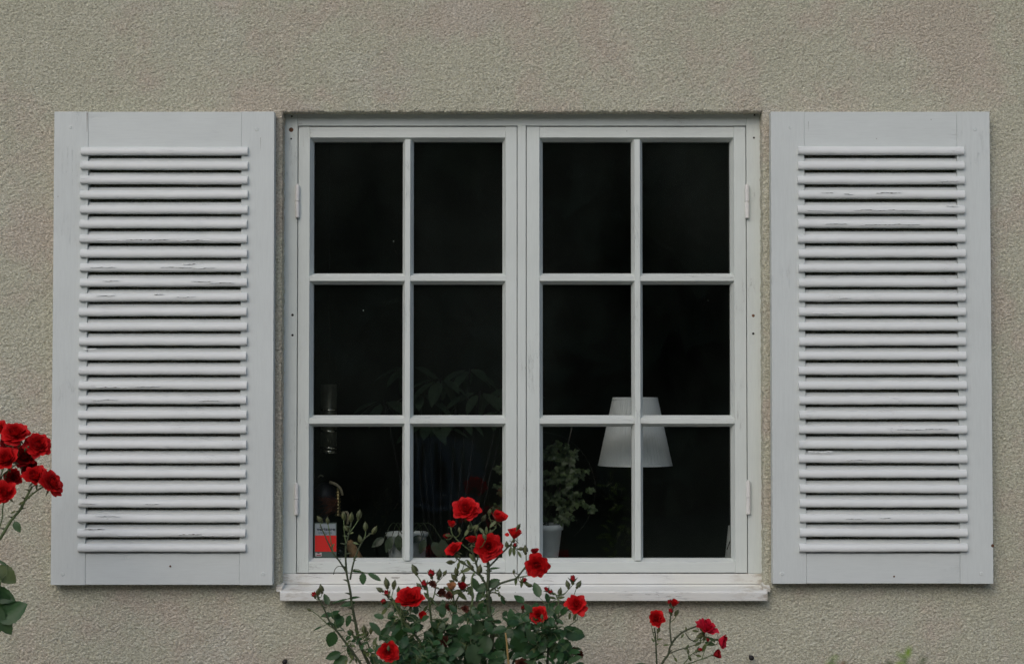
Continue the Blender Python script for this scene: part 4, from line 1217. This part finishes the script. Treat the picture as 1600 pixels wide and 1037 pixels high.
def centre_bush():
    y = -0.42
    b = Bush("rose_bush", "tall rose bush with many red blooms and buds in front of the window sill", (X(745, y), y, 0), 11)
    gx, gz = (745, 2000), 0
    # --- right main cane, up to the big blooms
    b.stem([(752, 1500, -0.40), (772, 1250), (776, 1090), (768, 1030), (769, 985), (764, 950), (762, 922)], y, 4.5, 3.4)
    b.stem([(762, 922), (763, 900), (763, 885), (761, 872)], y, 3.0, 2.2)
    b.stem([(762, 887), (772, 877), (784, 864), (797, 851), (802, 843)], y, 1.6, 1.1)
    b.stem([(763, 925), (780, 912), (797, 906), (806, 903), (815, 893), (822, 884)], y, 2.0, 1.3)
    b.stem([(806, 903), (818, 900), (830, 898)], y, 1.0, 0.9, True)
    b.stem([(762, 915), (750, 898), (744, 880), (738, 860), (737, 852)], y, 2.0, 1.3)
    b.stem([(744, 880), (748, 862), (745, 838), (736, 818), (731, 806)], y+0.02, 1.3, 1.1, True)
    b.stem([(748, 860), (762, 838), (775, 824)], y+0.03, 1.1, 0.9, True)
    b.stem([(756, 903), (742, 893), (731, 884), (722, 878), (712, 870)], y, 1.6, 1.0)
    b.stem([(738, 862), (722, 850), (708, 836), (704, 824)], y+0.01, 1.0, 0.8, True)
    b.stem([(760, 930), (770, 925), (783, 930), (790, 940)], y, 1.3, 0.9)
    # --- canes of the middle left
    b.stem([(735, 1500), (705, 1200), (690, 1080), (672, 1030), (655, 1000), (633, 972), (620, 950), (611, 933)], y-0.03, 3.0, 1.6, True)
    b.stem([(690, 1080), (684, 1030), (676, 985), (671, 945), (667, 918), (663, 905)], y, 2.2, 1.2, True)
    b.stem([(671, 950), (678, 930), (682, 910)], y, 1.2, 0.9, True)
    b.stem([(663, 918), (656, 905), (650, 897)], y, 1.1, 0.9, True)
    b.stem([(720, 1100), (712, 1030), (707, 980), (709, 945), (708, 925)], y+0.05, 2.2, 1.2, True)
    b.stem([(709, 945), (718, 928), (724, 912), (726, 900), (720, 890)], y+0.05, 1.4, 1.0, True)
    b.stem([(745, 1100), (737, 1030), (730, 980), (738, 940), (737, 905), (742, 893)], y-0.02, 2.2, 1.4, True)
    b.stem([(672, 1030), (645, 1035), (618, 1030)], y-0.08, 1.6, 1.0, True)
    # --- right hand canes
    b.stem([(770, 1350), (835, 1130), (852, 1060), (857, 1010), (858, 985), (868, 968), (880, 958), (893, 948)], y-0.06, 2.6, 1.4)
    b.stem([(858, 985), (852, 973), (846, 966)], y-0.06, 1.2, 1.0, True)
    b.stem([(872, 966), (873, 945), (870, 932), (867, 926)], y-0.06, 1.1, 0.8, True)
    b.stem([(857, 1010), (872, 995), (888, 978), (902, 968)], y-0.05, 1.0, 0.8, True)
    b.stem([(840, 1110), (870, 1060), (885, 1035), (900, 1018)], y-0.05, 1.6, 1.0)
    b.stem([(776, 1090), (800, 1040), (812, 1000), (815, 965), (817, 952)], y+0.02, 2.0, 1.1)
    # --- left tall cane with a spray of green buds
    ya = -0.36
    b.stem([(700, 1500), (640, 1220), (600, 1100), (580, 1045), (562, 1005), (556, 975), (551, 950), (547, 922), (542, 897), (540, 870), (541, 850), (545, 835), (549, 815)], ya, 3.3, 0.9)
    b.stem([(541, 893), (531, 877), (521, 864), (512, 846), (504, 828), (500, 818)], ya, 1.5, 0.8)
    b.stem([(521, 864), (517, 845), (514, 826), (512, 818)], ya, 0.9, 0.7, True)
    b.stem([(547, 905), (552, 880), (560, 858), (568, 843), (577, 835), (583, 831)], ya, 1.5, 0.8)
    b.stem([(568, 843), (571, 835), (571, 828)], ya, 0.8, 0.7, True)
    b.stem([(541, 850), (538, 832), (537, 812)], ya, 0.8, 0.7, True)
    b.stem([(546, 832), (555, 820), (561, 810)], ya, 0.9, 0.7, True)
    b.stem([(600, 1100), (566, 1040), (545, 1010), (530, 990), (516, 972), (507, 952), (500, 938), (497, 931)], ya-0.03, 2.2, 1.0)
    b.stem([(526, 985), (510, 973), (496, 960), (486, 953)], ya-0.03, 1.0, 0.7, True)
    b.stem([(600, 1100), (590, 1050), (580, 1020), (573, 1000), (569, 990)], ya-0.02, 1.6, 0.9, True)
    b.stem([(580, 1030), (565, 1010), (556, 998), (550, 992)], ya-0.02, 1.1, 0.8, True)
    # curled dry leaf
    b.st.tube(spline([at(540, 887, ya), at(530, 884, ya), at(524, 888, ya), at(521, 897, ya)]), 0.001, 0.0012, n=4)

    # --- blooms
    f = b.flower
    f(729, 792, y, 24, 'open', (0.05, -0.75, 0.6), squash=1.0)
    f(779, 808, y+0.03, 14, 'half', (0.35, -0.4, 0.9))
    f(804, 834, y, 13, 'half', (0.1, -0.2, 1), squash=1.1)
    f(763, 854, y-0.02, 24, 'open', (0.15, -1, 0.05))
    f(708, 856, y, 15, 'cup', (-0.5, -0.6, 0.75))
    f(738, 843, y+0.02, 10, 'half', (-0.1, -0.4, 1))
    f(839, 884, y-0.02, 21, 'open', (-0.1, -1, -0.15), squash=0.9)
    f(640, 932, y-0.05, 23, 'cup', (-0.15, -0.7, 0.8), squash=1.05)
    f(841, 960, y-0.08, 16, 'open', (-0.2, -1, 0.2))
    f(901, 942, y-0.08, 21, 'loose', (0.1, -0.85, 0.5))
    f(607, 1018, y-0.24, 17, 'cup', (0.1, -1, 0.1))
    f(661, 963, y-0.06, 8, 'tight', (0.1, -0.7, 0.7))
    f(706, 819, y+0.02, 8, 'tight', (0.1, -0.4, 1))
    f(722, 916, y-0.02, 9, 'tight', (0.1, -0.5, 0.8), 'petal_dark', 0.9)
    f(835, 862, y+0.01, 7, 'tight', (0, -0.3, 1), 'petal_dark', 0.8)
    f(697, 838, y+0.02, 6, 'tight', (-0.2, -0.3, 1), 'petal_dark')
    # withered
    for (px, py, r_) in ((690, 926, 9), (702, 929, 8), (676, 911, 8), (694, 1003, 11), (899, 1018, 10), (906, 1022, 8), (889, 1028, 8), (815, 1036, 12), (700, 948, 7), (868, 1012, 7), (727, 950, 7)):
        f(px, py, y-0.04, r_, 'loose', (b.r.uniform(-.6, .6), -0.7, b.r.uniform(-.7, .6)), 'petal_dead', 0.8)
    f(706, 917, y-0.03, 8, 'tight', (0, -0.5, 1), 'petal_pale', 0.9)
    # loose petal beside the half bloom
    V, Fc = leaf_grid(at(796, 835, y), (-1, -0.2, 0.1), (0, -1, 0.3), 8*S(y), 8*S(y), 0.1, 0.2, nu=2, nv=5)
    k = MB(); k.add(V, Fc, 0, True); k.build("petal", M['petal'], b.root)
    # --- buds: px, py, len, angle, red
    for (px, py, L, a, rd, yy) in (
        (500, 811, 15, 130, 0, ya), (512, 813, 13, 95, 0, ya), (537, 806, 16, 100, 0, ya), (549, 808, 18, 85, 0, ya), (561, 804, 18, 80, 0, ya), (571, 822, 17, 92, 0, ya), (585, 828, 17, 60, 0, ya), (563, 842, 16, 105, 0, ya), (541, 825, 13, 120, 0, ya),
        (491, 929, 14, 110, 1, ya), (497, 925, 15, 80, 0, ya), (502, 920, 17, 100, 0, ya), (549, 987, 13, 120, 0, ya), (569, 983, 17, 92, 0, ya), (580, 984, 14, 80, 0, ya), (573, 990, 13, 70, 0, ya), (483, 952, 10, 150, 0, ya),
        (604, 911, 20, 100, 0, y), (616, 913, 17, 80, 0, y), (594, 921, 15, 150, 0, y), (605, 927, 17, 110, 1, y), (600, 939, 14, 150, 1, y), (623, 922, 14, 90, 0, y), (648, 890, 21, 115, 0, y), (674, 896, 19, 95, 1, y), (686, 897, 19, 82, 0, y), (663, 913, 20, 110, 2, y), (655, 915, 14, 130, 0, y),
        (704, 878, 15, 180, 0, y), (715, 868, 12, 150, 0, y), (737, 886, 14, 120, 0, y), (749, 890, 19, 80, 0, y), (713, 893, 16, 100, 0, y), (710, 902, 17, 130, 0, y), (707, 909, 13, 150, 0, y), (724, 903, 14, 80, 0, y),
        (792, 851, 13, 95, 0, y), (804, 852, 13, 75, 2, y), (814, 857, 12, 5, 0, y), (821, 859, 17, 95, 0, y), (803, 893, 9, 90, 0, y), (818, 906, 15, 30, 2, y), (827, 914, 13, -10, 0, y), (810, 823, 13, 60, 0, y), (733, 824, 12, 90, 0, y), (745, 826, 12, 60, 0, y), (718, 828, 12, 100, 0, y), (766, 832, 12, 90, 0, y), (700, 836, 11, 170, 0, y), (757, 838, 14, 110, 0, y-0.05), (756, 809, 14, 60, 0, y+0.03), (765, 800, 13, 80, 0, y+0.03),
        (887, 913, 16, 105, 0, y-0.05), (895, 905, 19, 90, 2, y-0.05), (904, 913, 16, 60, 0, y-0.05), (855, 921, 15, 130, 2, y-0.05), (861, 925, 14, 150, 2, y-0.05), (875, 924, 15, 80, 0, y-0.05), (817, 950, 13, 90, 2, y), (871, 969, 13, 90, 2, y-0.05), (866, 958, 13, 95, 0, y-0.05), (847, 963, 10, 90, 0, y-0.13), (607, 1012, 10, 90, 0, y-0.30), (695, 895, 12, 60, 0, y)):
        b.bud(px, py, yy, L, a, rd)
    # --- leaves that can be told apart: px, py, depth, length, tip angle, width ratio, tilt
    for (px, py, yy, L, a, wr, ti) in (
        (558, 892, ya, 16, 0, 0.5, 0.6), (567, 904, ya, 19, 270, 0.75, 0), (586, 901, ya, 24, 335, 0.5, 0.3), (553, 933, ya, 22, 15, 0.4, 0.7), (530, 938, ya, 26, 190, 0.3, 0.9), (543, 943, ya, 24, 190, 0.5, 0.2),
        (524, 962, ya, 22, 150, 0.7, 0.0), (529, 972, ya, 24, 240, 0.8, 0), (544, 970, ya, 20, 250, 0.6, 0.2), (496, 981, ya, 18, 200, 0.3, 0.4), (531, 984, ya, 14, 10, 0.25, 0.6), (518, 999, ya, 27, 250, 0.85, 0), (520, 1024, ya, 28, 200, 0.6, 0), (531, 1033, ya, 28, 210, 0.75, 0), (548, 1021, ya, 24, 300, 0.4, 0.2), (543, 1008, ya, 14, 15, 0.3, 0.6),
        (618, 978, y, 34, 190, 0.7, 0.1), (612, 1000, y, 34, 200, 0.7, 0.3), (600, 990, y, 28, 230, 0.6, 0), (640, 1010, y, 32, 250, 0.85, 0), (655, 1020, y, 34, 320, 0.8, 0), (630, 985, y, 28, 300, 0.6, 0), (650, 978, y, 26, 10, 0.6, 0.1), (677, 995, y, 34, 280, 0.75, 0), (690, 975, y, 26, 320, 0.6, 0),
        (772, 910, y, 22, 30, 0.8, 0.1), (753, 918, y, 24, 200, 0.75, 0.1), (750, 930, y, 24, 230, 0.6, 0.1), (743, 912, y, 22, 110, 0.65, 0), (790, 905, y, 0.1, 0, 0.4, 0), (773, 887, y, 18, 10, 0.3, 0.2), (786, 937, y, 16, 290, 0.5, 0.1),
        (760, 955, y, 28, 200, 0.7, 0), (735, 962, y, 30, 190, 0.8, 0), (800, 965, y-0.03, 32, 100, 0.6, 0), (812, 970, y-0.03, 28, 80, 0.5, 0), (826, 978, y-0.03, 30, 0, 0.6, 0.2), (820, 990, y-0.03, 34, 320, 0.75, 0), (812, 1008, y-0.03, 40, 290, 0.9, 0), (836, 1017, y-0.06, 38, 260, 0.95, 0), (857, 1000, y-0.06, 34, 290, 0.8, 0), (868, 992, y-0.07, 26, 350, 0.85, 0), (898, 990, y-0.08, 36, 350, 0.8, 0), (884, 1012, y-0.08, 32, 310, 0.9, 0), (866, 1018, y-0.06, 30, 260, 0.7, 0), (838, 1000, y-0.05, 30, 200, 0.7, 0),
        (745, 985, y-0.02, 32, 260, 0.8, 0), (725, 990, y-0.04, 34, 240, 0.8, 0), (757, 1010, y-0.06, 36, 250, 0.8, 0), (785, 1010, y-0.04, 34, 290, 0.8, 0), (710, 1015, y-0.06, 34, 200, 0.8, 0), (740, 1025, y-0.08, 40, 280, 0.8, 0), (700, 1030, y-0.02, 34, 260, 0.8, 0), (775, 1030, y-0.06, 36, 220, 0.8, 0), (792, 990, y-0.02, 30, 200, 0.6, 0.1), (765, 980, y-0.05, 26, 300, 0.6, 0.2)):
        if L > 1: b.leaf(px, py, yy, L, a, wr, ti)
    # small light green leaflets and bracts among the buds
    for (px, py, L, a) in ((722, 878, 16, 150), (728, 890, 18, 200), (716, 884, 14, 260), (737, 870, 16, 120), (730, 830, 15, 60), (742, 822, 13, 30), (752, 828, 14, 130), (770, 818, 14, 50), (760, 828, 13, 90), (797, 862, 15, 260), (803, 862, 15, 275), (812, 866, 12, 300), (815, 912, 13, 260), (822, 910, 14, 340), (806, 908, 14, 265), (618, 945, 20, 290), (626, 955, 22, 310), (632, 965, 20, 250), (620, 970, 18, 200), (628, 940, 14, 60), (862, 933, 13, 165), (877, 933, 13, 15), (890, 962, 12, 260), (898, 963, 14, 250), (666, 930, 14, 120), (675, 938, 14, 300), (733, 880, 14, 300), (711, 925, 20, 200), (722, 930, 22, 320), (736, 925, 22, 300), (700, 920, 18, 150), (750, 945, 20, 240), (555, 848, 10, 160), (548, 832, 10, 10), (520, 852, 9, 60), (556, 870, 9, 30), (612, 1028, 20, 100), (600, 955, 16, 230), (574, 998, 12, 20), (566, 1005, 12, 200), (586, 1000, 14, 60), (590, 1010, 14, 120), (665, 950, 14, 60)):
        b.leaf(px, py, y if px > 592 else ya, L, a, 0.45, 0.1, True)
    def low(p):
        q = proj(p); return q[1] > 958 and 600 < q[0] < 862
    b.fill(165, low, 0.030, 0.10)
    b.fill(70, lambda p: 985 < proj(p)[1] < 1060 and 610 < proj(p)[0] < 870, 0.034, 0.05)
    b.fill(60, lambda p: proj(p)[1] > 1065, 0.038, 0.05)
    b.fill(14, lambda p: 985 < proj(p)[1] < 1120 and proj(p)[0] < 600, 0.028, 0.3)
    b.fill(16, lambda p: 900 < proj(p)[1] < 950 and 690 < proj(p)[0] < 775, 0.016, 1.0)
    b.fill(8, lambda p: 915 < proj(p)[1] < 975 and 600 < proj(p)[0] < 640, 0.014, 1.0)
    # straw coloured dead shoot
    k = MB(); k.tube(spline([at(790, 988, y-0.1), at(792, 1005, y-0.1), at(794, 1030, y-0.1), at(796, 1060, y-0.1)]), 0.0018, 0.0028, n=6)
    k.build("dead_shoot", mat_plain("straw", (0.30, 0.20, 0.07), 0.7, 0, 0.3), b.root)
    b.finish()
M['petal_pale'] = mat_petal("faded_petal", (0.42, 0.20, 0.09), (0.50, 0.26, 0.13))
centre_bush()

def right_sprig():
    y = -0.30
    b = Bush("rose_bush", "sparse rose sprig with thin arching stems under the right end of the sill", (X(1010, y), y, 0), 21)
    b.stem([(990, 1500), (1000, 1250), (1026, 1080), (1026, 1037), (1025, 1010), (1024, 990), (1022, 980)], y, 1.8, 1.1)
    b.stem([(1025, 1005), (1021, 990), (1018, 977)], y, 0.8, 0.7, True)
    b.stem([(1027, 1000), (1028, 990), (1029, 984)], y, 0.8, 0.7, True)
    b.stem([(990, 1500), (990, 1250), (1010, 1090), (1034, 1037), (1044, 1022), (1047, 1010), (1056, 996), (1070, 985), (1088, 978)], y, 2.2, 1.3)
    b.stem([(1049, 1006), (1047, 985), (1047, 968), (1049, 955), (1053, 948)], y, 1.3, 0.9)
    b.stem([(1047, 972), (1054, 966), (1057, 960)], y, 0.7, 0.6, True)
    b.stem([(1046, 1020), (1062, 1014), (1080, 1009), (1094, 1003)], y, 1.0, 0.8)
    b.stem([(1071, 988), (1078, 998), (1088, 1002)], y, 0.9, 0.8)
    b.stem([(1010, 1090), (1060, 1045), (1085, 1033), (1100, 1028), (1112, 1023)], y-0.02, 1.2, 0.8, True)
    b.stem([(1020, 1090), (1068, 1037), (1080, 1022), (1090, 1016)], y-0.01, 0.9, 0.8, True)
    b.stem([(1096, 1030), (1100, 1018), (1104, 1008)], y-0.01, 0.7, 0.6, True)
    f = b.flower
    f(1026, 965, y, 14, 'cup', (0.1, -0.85, 0.45), squash=1.15)
    f(1053, 942, y, 8, 'tight', (0.1, -0.5, 0.9), squash=1.0)
    f(1105, 976, y, 22, 'loose', (0.35, -0.45, 0.85), 'petal_pink', 1.15)
    f(1128, 1001, y-0.01, 12, 'half', (0.85, -0.5, -0.2), 'petal_pink')
    f(1119, 1022, y-0.02, 8, 'tight', (0.8, -0.5, 0.25), 'petal_dark')
    for (px, py, L, a, rd) in ((1046, 941, 13, 100, 2), (1048, 955, 15, 100, 2), (1057, 957, 13, 60, 0), (1029, 984, 12, 70, 0), (1075, 1017, 10, 95, 0), (1092, 1015, 15, 25, 2), (1104, 997, 14, 320, 2), (1094, 994, 13, 200, 0)):
        b.bud(px, py, y, L, a, rd)
    for (px, py, L, a, yg) in ((1020, 999, 8, 120, 1), (1031, 998, 9, 15, 1), (1026, 1006, 7, 200, 1), (1040, 1007, 9, 185, 1), (1072, 982, 8, 100, 1), (1066, 993, 9, 240, 1), (1110, 1005, 18, 350, 0), (1100, 1012, 14, 250, 1), (1091, 1005, 13, 30, 1), (1078, 1028, 12, 300, 1), (1087, 1000, 11, 200, 1), (1112, 998, 13, 150, 0), (1092, 1024, 10, 350, 1), (1056, 1030, 9, 300, 1), (1005, 1040, 26, 160, 0), (1086, 985, 10, 170, 1), (1096, 984, 9, 300, 1), (1074, 1010, 10, 60, 1)):
        b.leaf(px, py, y, L, a, 0.5, 0.1, bool(yg))
    b.fill(14, lambda p: proj(p)[1] > 1100, 0.034, 0.1)
    b.finish()
right_sprig()

def left_rose():
    y = -0.42
    b = Bush("rose_bush", "rose bush with a dense red flower head against the left shutter", (X(-30, y), y, 0), 31)
    b.stem([(-60, 1500), (-50, 1200), (-40, 980), (-18, 870), (2, 838), (18, 812), (32, 795), (42, 775), (50, 760)], y, 3.2, 1.8, True)
    b.stem([(38, 783), (50, 772), (64, 762), (74, 758)], y, 1.6, 1.2, True)
    b.stem([(-18, 870), (2, 815), (4, 795), (6, 783)], y, 1.3, 1.0, True)
    b.stem([(-40, 980), (-20, 800), (0, 750), (12, 735), (30, 722)], y+0.04, 1.5, 1.0, True)
    b.stem([(12, 737), (9, 742), (5, 760)], y+0.04, 1.0, 0.8, True)
    b.stem([(-20, 800), (10, 720), (22, 695)], y+0.05, 1.3, 0.9, True)
    b.stem([(30, 725), (45, 712), (56, 705)], y+0.05, 1.1, 0.9, True)
    b.stem([(-45, 1050), (-15, 960), (-4, 930), (2, 905)], y-0.03, 1.6, 1.2, True)
    f = b.flower
    f(24, 673, y, 24, 'open', (0.2, -0.7, 0.75), squash=1.0)
    f(61, 693, y+0.01, 24, 'open', (0.45, -0.75, 0.5), squash=1.0)
    f(-2, 668, y+0.04, 17, 'cup', (-0.2, -0.7, 0.6))
    f(38, 712, y+0.03, 20, 'cup', (0.2, -0.7, 0.6), 'petal_dark2')
    f(8, 714, y-0.02, 22, 'cup', (-0.1, -0.8, 0.6), squash=1.0)
    f(55, 741, y-0.02, 21, 'cup', (0.1, -0.7, 0.7), squash=1.1)
    f(84, 752, y-0.04, 25, 'open', (0.75, -0.35, 0.45), squash=0.8)
    f(5, 769, y-0.03, 21, 'cup', (-0.1, -0.9, 0.35), squash=1.0)
    f(15, 695, y+0.07, 17, 'cup', (0, -1, 0), 'petal_dark')
    f(45, 728, y+0.04, 15, 'cup', (0, -1, 0), 'petal_dark')
    f(20, 745, y+0.05, 15, 'cup', (0.1, -0.9, 0.2), 'petal_dark2')
    f(-20, 740, y, 22, 'open', (-0.3, -0.9, 0.4))
    for (px, py, L, a) in ((8, 683, 12, 60), (30, 693, 13, 80), (42, 700, 12, 40)):
        b.bud(px, py, y, L, a, 0)
    for (px, py, L, a, wr, yg) in ((27, 823, 20, 300, 0.75, 0), (10, 898, 40, 320, 0.85, 1), (20, 955, 52, 30, 0.85, 0), (-4, 968, 48, 270, 0.7, 0), (2, 878, 20, 150, 0.3, 0), (-12, 905, 40, 200, 0.8, 0), (4, 930, 46, 340, 0.7, 0), (8, 975, 40, 300, 0.7, 0), (2, 945, 50, 280, 0.8, 0), (34, 785, 10, 30, 0.4, 1), (20, 800, 10, 200, 0.4, 1)):
        b.leaf(px, py, y-0.02, L, a, wr, 0.0, bool(yg))
    b.fill(40, lambda p: proj(p)[1] > 1060, 0.04, 0.05)
    b.finish()
M['petal_dark2'] = mat_petal("deep_red_petal", (0.40, 0.004, 0.008), (0.5, 0.008, 0.012))
left_rose()

# ------------------------------------------------------------------ out of focus shoots near the camera, bottom right
def shoot(label, px, pieces, y, seed):
    r = random.Random(seed)
    base = at(px, 1037, y)
    root = thing("garden_shrub", label, "shrub", (base.x, y, 0), None)
    st = MB(); gr = {}
    for (qx, qy, L, col) in pieces:
        tip = at(qx, qy, y + r.uniform(-0.05, 0.05))
        st.tube(spline([(base.x, y, 0), (base.x*0.7+tip.x*0.3, y, tip.z*0.6), tip]), 0.003, 0.0015, n=6)
        for i in range(9):
            d = Vector((r.uniform(-1, 1), r.uniform(-1, 1), r.uniform(-0.2, 1)))
            V, Fc = leaf_grid(tip - Vector((0, 0, 0.004*i)), d, (r.uniform(-.5, .5), -0.6, 1), L*S(y)*r.uniform(.6, 1), L*S(y)*0.5, 0.2, 0.3, nu=2, nv=6)
            gr.setdefault(col, MB()).add(V, Fc, 0, True)
    for i in range(70):
        z = base.z - 0.03 - r.random()*0.8
        d = Vector((r.uniform(-1, 1), r.uniform(-1, 1), r.uniform(-0.2, 0.8)))
        V, Fc = leaf_grid((base.x+r.uniform(-.03, .03), y+r.uniform(-.03, .03), z), d, (0, -0.4, 1), 0.05, 0.03, 0.2, 0.3)
        gr.setdefault('g', MB()).add(V, Fc, 0, True)
    st.build("stem", M['stem_green'], root)
    for c, mb in gr.items(): mb.build("foliage", {'g': LG, 'b': LB, 'd': M['young']}[c], root)
LG = mat_leaf("fresh_leaf", (0.15, 0.24, 0.03), (0.24, 0.36, 0.05), 0.5, 0.4)
LB = mat_leaf("bronze_leaf", (0.20, 0.09, 0.04), (0.28, 0.13, 0.07), 0.5, 0.3)
shoot("blurred bright green shoot at the bottom edge below the right shutter", 1415, [(1416, 1027, 24, 'g'), (1440, 1026, 15, 'd'), (1392, 1033, 14, 'd')], -2.35, 5)
shoot("blurred bronze tipped shoot at the bottom edge, left of the bright green one", 1312, [(1299, 1027, 15, 'g'), (1322, 1034, 15, 'b'), (1308, 1042, 12, 'b')], -2.35, 6)

# ------------------------------------------------------------------ garden trees behind the photographer (they darken the panes)
def tree_belt():
    r = np.random.default_rng(5)
    n = 45000
    x = r.uniform(-26, 26, n); d = r.uniform(0, 1, n)
    top = 6.3 + 0.5*np.sin(x*0.55) + 0.4*np.sin(x*1.3+1) + 0.5*np.sin(x*3.1)
    z = top*r.uniform(0, 1, n)**0.8
    y = -17 - 3.5*d + 0.8*np.sin(x*0.9) + 0.6*np.sin(z*1.7+x)
    s = r.uniform(0.25, 0.6, n)
    a = r.normal(size=(n, 3)); a /= np.linalg.norm(a, axis=1)[:, None]
    b = r.normal(size=(n, 3)); b -= (a*b).sum(1)[:, None]*a; b /= np.linalg.norm(b, axis=1)[:, None]
    c = np.stack([x, y, z], 1)
    V = np.stack([c-a*s[:, None], c-b*s[:, None]*0.6, c+a*s[:, None], c+b*s[:, None]*0.6], 1).reshape(-1, 3)
    Q = np.arange(4*n).reshape(-1, 4)
    me = bpy.data.meshes.new("trees"); me.from_pydata(V.tolist(), [], Q.tolist()); me.update()
    o = link("distant_trees", me, mat_leaf("tree_leaf", (0.05, 0.08, 0.04), (0.11, 0.15, 0.07), 0.6, 0.2))
    tag(o, "dark belt of garden trees behind the photographer, reflected in the panes", "trees", None, 'stuff')
tree_belt()
